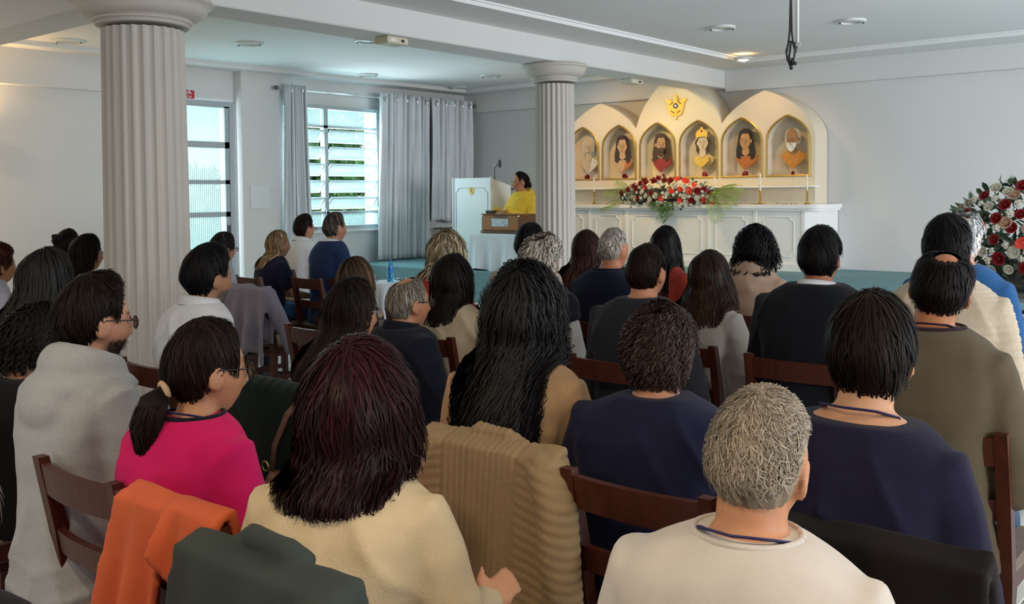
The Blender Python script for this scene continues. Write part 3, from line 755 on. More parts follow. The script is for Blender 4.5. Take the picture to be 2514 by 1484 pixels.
for d, p, L in (((-1, -.1, .25), (-.52, -.02, .12), .36), ((-1, -.2, -.15), (-.54, -.05, .06), .36), ((-.8, -.15, .7), (-.50, 0, .12), .26), ((1, -.25, -.25), (.55, -.08, .14), .38), ((1, -.15, .1), (.56, -.03, .14), .40), ((.7, -.3, -.8), (.55, -.12, .10), .34), ((1, -.1, .45), (.55, 0, .12), .30)):
    frond(fa, p, d, L)
g = Geo(); r = random.Random(21)
for k in range(170):
    a = r.gauss(0, .07); l = r.uniform(.08, .26)*max(.3, 1-abs(a)*4); x = .0+a; y = -.115-r.uniform(0, .04); z = .03
    for t in range(3): leaf_geo(g, (x+r.gauss(0, .012), y-.01*r.random(), z-l*t/2.2), (r.gauss(0, .5), -.3, -1), (0, -1, .2), .04, .006)
tag(g.obj('trailing_fern', FERN, fa), kind='stuff')
fr = bouquet('flower_arrangement', (-1.22, 6.05, 1.08), 'large arrangement of red and white flowers beside the keyboard', .46, .50, .30,
    [(ROSE_ME, 'rose', 22, .85, .08), (ANTH_ME, 'anthurium', 12, 1.0, .09), (WHITE_ME, 'white_rose', 26, .8, .07), (PINK_ME, 'pink_rose', 10, .85, .07), (BLOOM_ME, 'white_blossom', 60, .8, .05)], 12, 1.02, basket=False, fill=4.0)
boxobj('flower_foam', (-.26, .26, -.16, .16, -.10, .08), mat('grey_wrap', (.20, .21, .20), .9, var=.3, vscale=30, bump=.5, bscale=40), fr, c=.03)
pl = tag(empty('flower_stand', (-1.22, 6.05, 0)), 'grey pedestal stand under the large flower arrangement', 'stand')
Geo().lathe([(.20, 0), (.20, .03), (.05, .06), (.045, .90), (.24, .95), (.24, .98)], 24).obj('pedestal', mat('stand_grey', (.25, .26, .25), .6), pl, smooth=35)
# roses on the sills, petals
PET = mat('rose_petal', (.30, .01, .012), .6)
def petal_geo(g, x, y, z, s, r):
    a = r.uniform(0, 6.28); c, d = math.cos(a)*s, math.sin(a)*s; h = s*r.uniform(.2, .7)
    g.add([(x-c, y-d, z+h*.4), (x+d*.7, y-c*.7, z), (x+c, y+d, z+h), (x-d*.7, y+c*.7, z+.001)], [(0, 1, 2, 3)])
r = random.Random(5)
for i, c in enumerate(NICHE_X):
    o = link('red_rose', ROSE_ME, None, (c+.04+.02*math.sin(i*3), 10.15, NZ0+.022)); o.rotation_euler = (1.2, .2, i); o.scale = (1, 1, 1)
    who = ['moustached', 'orange-draped', 'red-robed', 'crowned', 'black-curled', 'white-bearded'][i]
    tag(o, 'single red rose on sill below the %s portrait' % who, 'rose', 'roses on the niche sills')
    g = Geo()
    for k in range(16): petal_geo(g, r.uniform(-NW*.9, NW*.9), r.uniform(-.02, .07), 0, r.uniform(.008, .016), r)
    p_ = g.obj('rose_petals', PET, None, loc=(c, 10.13, NZ0+.001)); tag(p_, 'loose red petals scattered on sill of the %s portrait' % who, 'petals', kind='stuff')
for nm, z, y0, y1, n in (('petals strewn along the altar table', 1.406, 9.90, 10.05, 150), ('few petals on narrow altar shelf under the niches', 1.608, 9.98, 10.05, 26)):
    g = Geo()
    for k in range(n):
        x = r.uniform(-1.6, 1.5)
        if n > 50 and abs(x) < .6: x = math.copysign(.65+abs(x), x)
        petal_geo(g, x, r.uniform(y0, y1)-9.98, 0, r.uniform(.008, .017), r)
    tag(g.obj('rose_petals', PET, None, loc=(-5.86, 9.98, z+.001)), 'red rose '+nm, 'petals', kind='stuff')
# candles
WAX = mat('candle_wax', (.82, .79, .70), .5); BRASS = mat('brass', (.62, .42, .12), .25, metal=.9)
def candle(x, zt, label):
    e = tag(empty('candlestick', (x, 9.97, 1.406)), label, 'candlestick', 'brass candlesticks on the altar')
    prof = [(.032, 0), (.034, .006), (.022, .014), (.010, .022)]
    for k in range(5): prof += [(.008, .03+k*.022), (.015, .041+k*.022)]
    prof += [(.008, .140), (.017, .146), (.017, .152), (.010, .154)]
    Geo().lathe(prof, 14).obj('holder', BRASS, e, smooth=40)
    Geo().lathe([(.0095, .154), (.0095, zt-1.406), (.004, zt-1.404)], 12).obj('candle', WAX, e, smooth=40)
    Geo().tube([(0, 0, zt-1.406), (.001, 0, zt-1.392)], .0012, 4).obj('wick', BLACKP, e)
candle(-6.97, 1.73, 'brass candlestick with white candle beside the slim column')
candle(-5.31, 1.71, 'brass candlestick half hidden behind the altar flowers')
candle(-4.75, 1.745, 'brass candlestick below the black-curled portrait')
candle(-4.215, 1.72, 'brass candlestick at the outer end of the altar')

# ------------------------------------------------------------------ podium, harmonium, tables
pd = tag(empty('podium', (-7.97, 8.98, .69)), 'white podium with gold lotus on the stage', 'podium')
PW, PD0, PD1 = .305, -.18, .20
PODW = mat('podium_white', (.80, .82, .82), .5)
g = Geo(); g.add([(-PW, PD0, 0), (PW, PD0, 0), (PW, PD1, 0), (-PW, PD1, 0), (-PW, PD0, 1.05), (PW, PD0, 1.05), (PW, PD1, .955), (-PW, PD1, .955)],
      [(0, 3, 2, 1), (4, 5, 6, 7), (0, 1, 5, 4), (1, 2, 6, 5), (2, 3, 7, 6), (3, 0, 4, 7)])
g.obj('case', PODW, pd)
g = Geo()
for x in (-PW-.012, PW-.006): g.cbox(x, x+.018, PD0-.012, PD0+.02, 0, 1.06, .004)
g.cbox(-PW-.012, PW+.012, PD0-.02, PD0+.03, 0, .06, .005)
g.obj('corner_strip', PODW, pd)
pts = []
i, zb, zt, r_ = .045, .16, .93, .05
for cx, cz, a0 in ((-PW+i, zb, 90), (PW-i, zb, 180), (PW-i, zt, 270), (-PW+i, zt, 0)): pts += [(cx+r_*math.cos(R_(a0-s_)), PD0-.001, cz+r_*math.sin(R_(a0-s_))) for s_ in np.linspace(0, 90, 6)]
Geo().tube(pts+[pts[0]], .005, 5, cap=False).obj('front_moulding', mat('podium_line', (.60, .63, .64), .5), pd)
lo = empty('emblem', (0, PD0, .89), parent=pd); lotus(lo, (0, 0, 0), .095, .006)
mic = tag(empty('microphone', (-7.72, 8.95, 1.70)), 'black gooseneck microphone on the podium top', 'microphone')
Geo().lathe([(.03, 0), (.03, .012), (.008, .02), (.008, .03)], 16).obj('base', BLACKP, mic)
Geo().tube([(0, 0, .02), (-.005, 0, .09), (.0, .0, .15), (.03, .01, .20), (.05, .015, .22)], .005, 6).obj('gooseneck', BLACKP, mic, smooth=True)
Geo().ellipsoid((.062, .018, .21), (.02, .02, .05), 10, 8).obj('head', BLACKP, mic, smooth=True)
# speaker's table
TW0, TW1, TY0, TY1, TH = -7.38, -6.60, 8.10, 8.52, 1.108
WOODT = mat('brown_table_wood', (.14, .07, .035), .5, var=.2, vscale=8, stretch=(1, 8, 8))
tb = tag(empty('speaker_table', ((TW0+TW1)/2, (TY0+TY1)/2, .69)), 'low table under the white cloth carrying the harmonium', 'table')
hx, hy = (TW1-TW0)/2-.02, (TY1-TY0)/2-.02
boxobj('table_top', (-hx, hx, -hy, hy, .385, .410), WOODT, tb, c=.004)
for a in (-1, 1):
    for b in (-1, 1): boxobj('leg', (a*(hx-.03)-.02, a*(hx-.03)+.02, b*(hy-.03)-.02, b*(hy-.03)+.02, 0, .385), WOODT, tb)
CLOTHW = mat('white_cloth', (.72, .78, .84), .85, var=.03, vscale=4, bump=.15, bscale=250, sheen=.2)
def cloth_box(name, cx, cy, ztop, zbot, hx, hy, label, m, folds=22, amp=.018, seed=1, round_=None, cat='tablecloth'):
    n = 200; ks = [0, .25, .5, .75, .92, 1.0]; P = []
    def edge(u):
        if round_: a = 2*math.pi*u; return round_*math.cos(a), round_*math.sin(a), math.cos(a), math.sin(a)
        per = 4*(hx+hy); d = u*per; c = .03
        segs = [(2*hx, lambda t: (-hx+t, -hy, 0, -1)), (2*hy, lambda t: (hx, -hy+t, 1, 0)), (2*hx, lambda t: (hx-t, hy, 0, 1)), (2*hy, lambda t: (-hx, hy-t, -1, 0))]
        for L, f in segs:
            if d <= L: return f(d)
            d -= L
        return segs[-1][1](2*hy)
    for t in ks: P.append([tuple(v*t for v in edge(j/n)[:2])+(.002,) for j in range(n)])
    K = 14
    for i in range(1, K+1):
        t = i/K; row = []
        for j in range(n):
            x, y, nx, ny = edge(j/n); w = amp*t*(math.sin(2*math.pi*folds*j/n+seed)+.6*math.sin(2*math.pi*folds*.37*j/n+2*seed)+.4)+.006*math.sqrt(t)
            row.append((x+nx*w, y+ny*w, -(ztop-zbot)*t+.002+(.012*math.sin(2*math.pi*folds*j/n*.5) if i == K else 0)))
        P.append(row)
    g = Geo(); g.grid(P, closed_u=True)
    return tag(g.obj(name, m, None, smooth=True, loc=(cx, cy, ztop)), label, cat)
cloth_box('tablecloth', (TW0+TW1)/2, (TY0+TY1)/2, 1.103, .70, (TW1-TW0)/2, (TY1-TY0)/2, 'white lace-edged cloth draped over the harmonium table', CLOTHW, folds=11, amp=.022, seed=4)
HW = mat('harmonium_wood', (.30, .115, .025), .35, var=.2, vscale=6, stretch=(1, 6, 10)); HD = mat('harmonium_dark', (.10, .04, .015), .4)
hm = tag(empty('harmonium', (-6.95, 8.28, 1.107)), 'brown wooden harmonium on the white cloth table', 'harmonium')
boxobj('case', (-.285, .285, -.13, .13, .03, .205), HW, hm, c=.006)
boxobj('base_board', (-.295, .295, -.14, .14, 0, .03), HD, hm, c=.005)
boxobj('top_lid', (-.29, .29, -.135, .135, .205, .217), HW, hm, c=.004)
boxobj('front_frame', (-.26, .255, -.136, -.13, .045, .195), mat('harmonium_panel', (.36, .14, .03), .35, var=.15, vscale=6, stretch=(1, 6, 10)), hm)
boxobj('side_band', (.262, .29, -.138, .13, .03, .205), HD, hm, c=.003)
boxobj('grille', (-.13, .115, -.142, -.135, .075, .165), mat('silver_grille', (.45, .46, .48), .3, metal=.8, var=.5, vscale=60), hm, c=.008)
boxobj('name_plate', (-.09, .09, -.141, -.135, .178, .196), mat('plate_dark', (.06, .05, .05), .4, var=.6, vscale=90), hm)
for a in (-1, 1):
    for zz_ in (.012, .19): Geo().ellipsoid((a*.262, -.137, zz_+.003), (.012, .004, .010), 8, 6).obj('corner_stud', CHROME, hm)
g = Geo()
for k in range(8): g.box(-.27+.002*(k % 2), .262-.002*(k % 2), .135+k*.008, .141+k*.008, .04, .20-.004*(k % 2))
g.obj('bellows', HD, hm)
tag(boxobj('phone', (-.055, .055, -.035, .035, 0, .035), BLACKP, None, c=.008, loc=(-7.19, 8.26, 1.3245)), 'small black device on top of the harmonium', 'device')
# dark pedestal table in the curtain corner
dk = tag(empty('pedestal_table', (-8.98, 9.62, .69)), 'thin dark pedestal table below the short curtain', 'table')
boxobj('top', (-.26, .26, -.2, .2, .385, .40), mat('dark_wood_top', (.05, .025, .02), .4), dk, c=.004)
boxobj('post', (-.025, .025, -.03, .03, .03, .385), MATS['dark_wood_top'], dk); boxobj('foot', (-.16, .16, -.14, .14, 0, .03), MATS['dark_wood_top'], dk, c=.005)
# small round table with bottle
sx, sy = -6.80, 6.33
rt = tag(empty('side_table', (sx, sy, 0)), 'small round table under white cloth near the stage', 'table')
Geo().lathe([(.22, .70), (.22, .715)], 32).obj('table_top', WOODT, rt); Geo().lathe([(.16, 0), (.16, .02), (.025, .05), (.025, .70)], 20).obj('pedestal', WOODT, rt, smooth=35)
cloth_box('tablecloth', sx, sy, .717, .33, 0, 0, 'white cloth over the small round table with water bottle', CLOTHW, folds=13, amp=.022, seed=2, round_=.232)
WATER = mat('blue_bottle_plastic', (.10, .45, .85), .1, trans=.6)
bt = tag(empty('water_bottle', (sx+.02, sy+.0, .720)), 'clear blue water bottle on the small round table', 'bottle')
Geo().lathe([(.028, 0), (.032, .01), (.032, .06), (.030, .07), (.032, .08), (.032, .14), (.024, .175), (.013, .19), (.013, .20)], 18).obj('bottle_body', WATER, bt, smooth=True)
Geo().lathe([(.015, .198), (.015, .216)], 14).obj('cap', mat('bottle_cap_blue', (.01, .06, .35), .4), bt); Geo().lathe([(.0328, .085), (.0328, .135)], 18, cap=False).obj('wrapper', mat('bottle_label_blue', (.02, .22, .62), .4), bt, smooth=True)
GL = mat('clear_glass', (.85, .92, .95), .05, trans=.9)
for k, (dx, dy) in enumerate(((-.10, -.09), (-.03, -.15))):
    gl = Geo().lathe([(.020, 0), (.028, .06), (.026, .06), (.018, .004)], 16, cap=False).obj('drinking_glass', GL, None, smooth=True, loc=(sx+dx, sy+dy, .720)); tag(gl, ['clear drinking glass behind another on the round table', 'clear drinking glass at the edge of round table'][k], 'glass', 'glasses on the round table')
tm = tag(empty('table_microphone', (sx+.10, sy+.07, .742)), 'grey handheld microphone lying on the round table', 'microphone')
Geo().tube([(-.07, .0, 0), (.03, .02, 0)], [.012, .016], 10).obj('handle', mat('mic_grey', (.28, .30, .32), .4), tm, smooth=True); Geo().ellipsoid((.05, .025, 0), (.024, .022, .022), 10, 8).obj('head', mat('mic_mesh', (.4, .42, .44), .4, metal=.6), tm, smooth=True)
# keyboard at the edge of the frame
kb = tag(empty('keyboard', (-.55, 5.62, 0)), 'white digital keyboard with sheet music beside the flowers', 'keyboard')
boxobj('case', (-.70, .70, -.18, .20, .80, .885), WHITEP, kb, c=.008); boxobj('key_bed', (-.66, .66, -.175, .0, .885, .892), BLACKP, kb)
g = Geo(); g2 = Geo()
for k in range(52):
    x = -.655+k*.0252; g.box(x, x+.024, -.19, .0, .892, .906)
    if k % 7 in (0, 1, 3, 4, 5): g2.box(x+.017, x+.031, -.12, .0, .906, .918)
g.obj('white_keys', mat('key_white', (.75, .75, .72), .3), kb); g2.obj('black_keys', BLACKP, kb)
boxobj('front_strip', (-.70, .70, -.205, -.185, .81, .87), mat('dark_blue_strip', (.03, .04, .08), .4), kb)
boxobj('music_stand', (-.45, .45, .10, .115, .885, 1.12), WHITEP, kb, rot=None)
for a in (-.66, .62): boxobj('leg', (a, a+.04, -.12, .14, 0, .80), WHITEP, kb, c=.005)
boxobj('crossbar', (-.66, .66, .06, .10, .25, .31), WHITEP, kb)
sm = Geo().sheet([[(-.26+.52*u, .0+.10*t, .0+.20*t+.02*math.sin(3*u)) for u in np.linspace(0, 1, 6)] for t in np.linspace(0, 1, 4)], .002).obj('sheet_music', mat('paper', (.82, .82, .80), .8), None, loc=(-.88, 5.56, .907))
tag(sm, 'open white sheet music lying on the keyboard', 'sheet music')
# ------------------------------------------------------------------ remesh queue
def hx_(s):
    s = s.lstrip('#'); v = [int(s[i:i+2], 16)/255 for i in (0, 2, 4)]
    return tuple(x/12.92 if x <= .04045 else ((x+.055)/1.055)**2.4 for x in v)
JOBS = []
def job(geo, vox, sm, cb):
    me = geo.mesh('tmp'); o = bpy.data.objects.new('tmp', me); COL.objects.link(o)
    md = o.modifiers.new('r', 'REMESH'); md.mode = 'VOXEL'; md.voxel_size = vox; md.use_smooth_shade = True
    if sm:
        m2 = o.modifiers.new('s', 'SMOOTH'); m2.factor = .5; m2.iterations = sm
    JOBS.append((o, cb))
def run_jobs():
    bpy.context.view_layer.update(); dg = bpy.context.evaluated_depsgraph_get()
    out = [(bpy.data.meshes.new_from_object(o.evaluated_get(dg)), cb) for o, cb in JOBS]
    for o, cb in JOBS:
        me = o.data; bpy.data.objects.remove(o); bpy.data.meshes.remove(me)
    JOBS.clear()
    for me, cb in out: cb(me)
def getv(me):
    a = np.empty(len(me.vertices)*3, np.float32); me.vertices.foreach_get('co', a); return a.reshape(-1, 3).astype(float)
def setv(me, v): me.vertices.foreach_set('co', v.astype(np.float32).ravel()); me.update()
def getn(me):
    a = np.empty(len(me.vertices)*3, np.float32); me.vertices.foreach_get('normal', a); return a.reshape(-1, 3).astype(float)
def vnoise(p, seed=0):
    # cheap smooth noise from sums of rotated sines
    rg = np.random.RandomState(seed); o = np.zeros(len(p))
    for k in range(7):
        d = rg.normal(size=3); d /= np.linalg.norm(d); f = rg.uniform(.7, 1.6); ph = rg.uniform(0, 6.28)
        q = p@d*f; e = rg.normal(size=3); e /= np.linalg.norm(e)
        o += np.sin(q+ph+1.3*np.sin(p@e*.8+ph*2))
    return o/7

# ------------------------------------------------------------------ body building
def head_geo(g, Rm, c, hs, fem=0.0, nose=1.0, dens=1.0):
    nu, nv = int(56*dens), int(44*dens)
    rings = []
    for i in range(nv+1):
        a = math.pi*min(max(i/nv, .006), .994)
        b = np.linspace(0, 2*math.pi, nu, endpoint=False)
        n = np.stack([np.sin(a)*np.cos(b), np.sin(a)*np.sin(b), np.full(nu, -np.cos(a))], 1)
        p = n*np.array([.0715, 1, .117]); p[:, 1] = n[:, 1]*np.where(n[:, 1] > 0, .091, .103)
        x, y, z = p[:, 0].copy(), p[:, 1].copy(), p[:, 2].copy()
        t = np.clip((-.015-z)/.1, 0, 1)
        fr = np.clip(n[:, 1]*1.6+.2, 0, 1)
        x *= 1-(.26+.06*fem)*t**1.4
        y = np.where(y > 0, y*(1+.05*t), y*(1-.42*t))
        x *= 1+.03*np.exp(-((z-.03)/.05)**2)
        zz = z
        ns = np.where(zz > -.034, np.clip((.024-zz)/.056, 0, 1)**1.2*.024+.004*np.exp(-((zz-.0)/.02)**2), np.clip((zz+.048)/.014, 0, 1)*.027)*nose
        y += fr*ns*np.exp(-(x/(.0095+.004*np.clip(-zz/.04, 0, 1)))**2)
        y -= fr*.008*np.exp(-((np.abs(x)-.031)/.015)**2-((z-.006)/.012)**2)
        y += fr*.005*(1-fem*.6)*np.exp(-(x/.05)**2-((z-.027)/.010)**2)
        y += fr*.007*np.exp(-(x/.021)**2-((z+.062)/.008)**2)
        y += fr*.006*np.exp(-(x/.019)**2-((z+.076)/.006)**2)
        y -= fr*.004*np.exp(-(x/.024)**2-((z+.069)/.003)**2)
        y += fr*.011*np.exp(-(x/.022)**2-((z+.100)/.014)**2)
        y += fr*.003*np.exp(-((np.abs(x)-.04)/.018)**2-((z+.022)/.02)**2)
        q = np.stack([x, y, z], 1)*hs
        rings.append(list(q@Rm.T+c))
    g.rings(rings)
    for s in (-1, 1):
        Me = np.array(Matrix.Rotation(R_(18)*s, 3, 'Z')@Matrix.Rotation(R_(-12), 3, 'X'))
        ec = np.array([s*.0765, -.012, -.010])*hs
        g.ellipsoid(Rm@ec+c, (.009*hs, .018*hs, .031*hs), 12, 8, Rm@Me)
        rim = [Rm@(ec+Me@np.array([s*.006, .018*math.cos(a), .031*math.sin(a)])*hs)+c for a in np.linspace(-1.2, 4.0, 14)]
        g.tube(rim, .0052*hs, 6)
def hand_geo(g, W, f, n, s, sc=1.0, curl=.5, spread=.0):
    W, f, n, s = (np.array(v, float) for v in (W, f, n, s))
    rings = []
    for t, w, h in ((-.02, .026, .020), (.0, .027, .019), (.03, .036, .017), (.06, .042, .015), (.088, .041, .012), (.095, .034, .009)):
        rings.append([W+f*t*sc+s*math.cos(a)*w*sc+n*math.sin(a)*h*sc for a in np.linspace(0, 2*math.pi, 12, endpoint=False)])
    g.rings(rings)
    for k, (o, L) in enumerate(((.030, .068), (.0105, .076), (-.0105, .071), (-.030, .056))):
        p = W+f*.082*sc+s*o*sc; d = f+s*o*spread*6; d /= np.linalg.norm(d); pts = [p]; ang = 0
        for j, fr_ in enumerate((.45, .30, .25)):
            ang += curl*(.5, .9, .7)[j]; dd = d*math.cos(ang)-n*math.sin(ang); p = p+dd*L*fr_*sc; pts.append(p)
        g.tube(pts, [.0090*sc, .0085*sc, .0078*sc, .0055*sc], 8)
    p = W+f*.028*sc+s*.032*sc; d1 = f*.65+s*.75; d1 /= np.linalg.norm(d1); d2 = f*.9+s*.35-n*.15; d2 /= np.linalg.norm(d2)
    g.tube([p-d1*.015*sc, p+d1*.022*sc, p+d1*.03*sc+d2*.022*sc, p+d1*.03*sc+d2*.045*sc], [.013*sc, .0115*sc, .0095*sc, .0065*sc], 8)

TT = np.array([0, .12, .30, .50, .68, .80, .88, .94, .975, 1.0])
TA = np.array([.176, .166, .142, .140, .160, .174, .166, .128, .088, .060])
TB = np.array([.130, .122, .108, .104, .116, .114, .102, .086, .072, .060])
FA = np.array([.186, .172, .130, .124, .144, .156, .152, .118, .080, .052])
FB = np.array([.130, .122, .102, .096, .116, .110, .092, .078, .066, .055])
class Frame: pass
def frame(H, seat, fem, w, lean, hs, hyaw, hpitch, hroll, hfwd=.05):
    f = Frame(); f.H = H; f.seat = seat; f.w = w; f.fem = fem; f.hs = hs
    f.z0 = seat-.02; f.zn = H-.222*hs; f.lean = lean
    f.A = (FA if fem else TA)*w; f.B = (FB if fem else TB)*(.5+.5*w)
    f.hc = np.array([0, lean+hfwd, H-.130*hs])
    f.R = np.array(Matrix.Rotation(R_(-hyaw), 3, 'Z')@Matrix.Rotation(R_(hpitch), 3, 'X')@Matrix.Rotation(R_(hroll), 3, 'Y'))
    # tilt about the neck
    piv = np.array([0, lean+.01, f.zn]); off = f.hc-piv
    f.hc = piv+np.array(Matrix.Rotation(R_(hpitch*.6), 3, 'X')@Matrix.Rotation(R_(hroll*.8), 3, 'Y'))@off
    f.hc[2] += f.H-.130*hs-f.hc[2]
    return f
def yc(f, t): return f.lean*np.power(t, 1.2)-.025*np.sin(math.pi*np.clip(t, 0, 1))
def ring_at(f, t, inf, n=36, ex=2.4):
    a = np.interp(t, TT, f.A)+inf; b = np.interp(t, TT, f.B)+inf; z = f.z0+t*(f.zn-f.z0)
    th = np.linspace(0, 2*math.pi, n, endpoint=False); c, s = np.cos(th), np.sin(th)
    return list(np.stack([a*np.sign(c)*np.abs(c)**(2/ex), yc(f, t)+b*np.sign(s)*np.abs(s)**(2/ex), np.full(n, z)], 1))
def arm_pts(f, s, pose):
    t = .865; S = np.array([s*np.interp(t, TT, f.A)*.90, yc(f, t), f.z0+t*(f.zn-f.z0)-.036])
    k = (f.zn-f.z0)/.585
    if pose and pose.get(s):
        E, W = (np.array(q, float) for q in pose[s])
    else:
        E = S+np.array([s*.068, .03, -.27*k]); W = np.array([s*.105, S[1]+.30, max(f.seat+.13, E[2]-.11)])
    return S, E, W
def sleeve(g, S, E, W, inf, upto=1.0, n=16):
    up = [S+(E-S)*t for t in (0, .25, .5, .75)]; lo = [E+(W-E)*t for t in (0, .33, .66, 1)]
    pts = up+lo; rad = [.062, .055, .050, .046, .044, .042, .036, .030]
    k = max(2, int(round(upto*len(pts)))); pts, rad = pts[:k], rad[:k]
    # start a little inside the torso
    pts = [pts[0]+np.array([-np.sign(S[0])*.07, 0, .004])]+pts; rad = [.050]+rad
    g.tube(pts, [r+inf for r in rad], n)
LEGMAT = {}
def build_person(label, x, ytop, dep, hair, top, skin='#b98a6c', yaw=0, hyaw=0, hpitch=0, hroll=0, fem=0, w=1.0, lean=.03, hs=1.0, seat=.46, base=0.0,
                 legs='#1b1d26', shoes='#1a1a1c', near=0, glasses=None, lanyard=None, pose=None, hands=False, chair=None, beard=None, extra=None, hfwd=.05, stand=False, shift=(0, 0), lip=None, sub=None):
    P = at(x, ytop, dep); H = P[2]-base
    f = frame(H, seat, fem, w, lean, hs, hyaw, hpitch, hroll, hfwd)
    rz = -R_(yaw); c, s = math.cos(rz), math.sin(rz)
    loc = (P[0]-(c*f.hc[0]-s*f.hc[1])+shift[0], P[1]-(s*f.hc[0]+c*f.hc[1])+shift[1], base)
    e = tag(empty('person', loc, rz), label, 'person', 'people seated in the hall')
    seed = int(abs(x)*7+ytop) % 9973
    vox = .0086 if near >= 1 else .0150
    SK = mat('skin', rough=.5, vcol=True, var=.06, vscale=40, spec=.35, sss=.0)
    # ---- body
    g = Geo()
    head_geo(g, f.R, f.hc, hs, fem, dens=1.0 if near else .75)
    nb = np.array([0, yc(f, 1.0)+.004, f.zn-.05]); nt = f.hc+f.R@np.array([0, -.022, -.045])*hs
    nr = .050 if fem else .058
    g.tube([nb, nb*.5+nt*.5, nt], [(nr*1.12, nr*1.12), (nr, nr), (nr*.98, nr*1.02)], 20)
    g.rings([ring_at(f, t, -.014) for t in (.02, .12, .3, .5, .68, .8, .88, .94, .975, 1.0)])
    arms = {}
    for sd in (-1, 1):
        S, E, W = arm_pts(f, sd, pose); arms[sd] = (S, E, W)
        sleeve(g, S, E, W, -.006, n=12)
        fd = W-E; fd /= np.linalg.norm(fd); fd = fd*.7+np.array([0, .5, -.15]) if not (pose and pose.get(('f', sd)) is not None) else np.array(pose[('f', sd)], float)
        fd /= np.linalg.norm(fd); up = np.array([0, 0, 1.0]) if not (pose and ('n', sd) in pose) else np.array(pose[('n', sd)], float)
        up = up-fd*(up@fd); up /= np.linalg.norm(up); sv = np.cross(fd, up)*sd*-1
        hand_geo(g, W, fd, up, sv, .95 if fem else 1.05, curl=pose.get(('c', sd), .45) if pose else .45)
    sk = np.array(hx_(skin))
    hair_col = np.array(hx_(hair.get('col', '#1a1412')))
    def body_cb(me):
        v = getv(me); q = ((v-f.hc)@f.R)/hs; col = np.tile(sk, (len(v), 1))
        X, Y, Z = q[:, 0], q[:, 1], q[:, 2]
        inh = (np.abs(X) < .1) & (Y > .02) & (np.abs(Z) < .13)
        lipm = np.exp(-(X/.022)**2-((Z+.069)/.010)**2)*inh
        lc = sk*np.array([.95, .55, .52]); col = col*(1-lipm[:, None]*.8)+lc*lipm[:, None]*.8
        ch = np.exp(-((np.abs(X)-.042)/.022)**2-((Z+.03)/.022)**2)*inh*.25; col = col*(1-ch[:, None])+sk*np.array([1.05, .72, .66])*ch[:, None]
        br = (np.exp(-((np.abs(X)-.032)/.017)**4-((Z-.029)/.0055)**2)*inh)[:, None]; col = col*(1-br*.8)+np.minimum(hair_col, .12)*br*.8
        ey = (np.exp(-((np.abs(X)-.032)/.012)**4-((Z-.006)/.0055)**4)*inh)[:, None]; col = col*(1-ey*.75)+np.array([.30, .26, .24])*ey*.75
        ir = (np.exp(-((np.abs(X)-.032)/.005)**4-((Z-.006)/.005)**4)*inh)[:, None]; col = col*(1-ir)+np.array([.02, .014, .01])*ir
        if beard:
            bm = np.clip((np.clip((-.035-Z)/.02, 0, 1))*np.clip((Y+.01)/.03, 0, 1), 0, 1)*(Z > -.135)*(np.abs(X) < .1)
            bm *= 1-np.exp(-(X/.02)**2-((Z+.069)/.007)**2)*.9
            bm = (bm*beard[1])[:, None]; col = col*(1-bm)+np.array(hx_(beard[0]))*bm
        setcol(me, np.clip(col, 0, 1)); me.materials.append(SK); link('body', me, e)
    job(g, vox, 2 if near else 1, body_cb)
    # ---- upper garment
    inf = top.get('fit', .012); kind = top.get('kind', 'sweater'); tmax = top.get('neck', .992)
    g = Geo()
    ts = [t for t in (-.02, .05, .12, .2, .3, .4, .5, .6, .68, .75, .8, .84, .88, .92, .95) if t < tmax]+[tmax]
    rr = [ring_at(f, max(0, t), inf) for t in ts]
    if top.get('hem'): rr[0] = ring_at(f, 0, inf+top['hem']); rr[0] = [np.array(p)-np.array([0, 0, .03]) for p in rr[0]]
    g.rings(rr)
    for sd in (-1, 1):
        S, E, W = arms[sd]; g.ellipsoid(S+np.array([-sd*.012, 0, .004]), (.066+inf*.7, .064+inf*.7, .058+inf*.6), 18, 12); sleeve(g, S, E, W, inf+(.004 if kind != 'tight' else 0), {'long': 1.0, 'short': .5, 'none': .3}.get(top.get('sleeve', 'long')))
    if kind == 'hoodie':
        zb = f.zn-.005; y0 = yc(f, 1.0)
        arc = [np.array([.102*math.sin(a), y0+.015-.092*math.cos(a), zb+.012-.045*(1-math.cos(a))*.5-.02*(abs(a) > 2)]) for a in np.linspace(-2.5, 2.5, 21)]
        g.tube(arc, [(.016+.016*math.cos(a*.55)**2, .030+.022*math.cos(a*.55)**2) for a in np.linspace(-2.5, 2.5, 21)], 12)
        arc2 = [p+np.array([p[0]*.32, (p[1]-y0)*.42-.012, -.052-.03*math.cos(a)]) for p, a in zip(arc, np.linspace(-2.5, 2.5, 21))]
        g.tube(arc2, [.014+.026*math.cos(a*.6)**2 for a in np.linspace(-2.5, 2.5, 21)], 12)
        g.ellipsoid((0, y0-.14, zb-.115), (.085, .036, .065), 20, 12)
    if kind == 'shawl':
        g.rings([[np.array([(.20+.03*k)*math.cos(a), yc(f, .8)+(.15+.035*k)*math.sin(a), z]) for a in np.linspace(0, 2*math.pi, 28, endpoint=False)] for k, z in ((.0, f.zn-.06), (.6, f.zn-.15), (1.2, f.zn-.30), (2.0, f.zn-.46))])
        arc = [np.array([.10*math.sin(a), yc(f, 1)+.01-.085*math.cos(a), f.zn-.0-.10*(1-math.cos(a))*.5]) for a in np.linspace(-3.0, 3.0, 21)]
        g.tube(arc, [.038]*21, 10)
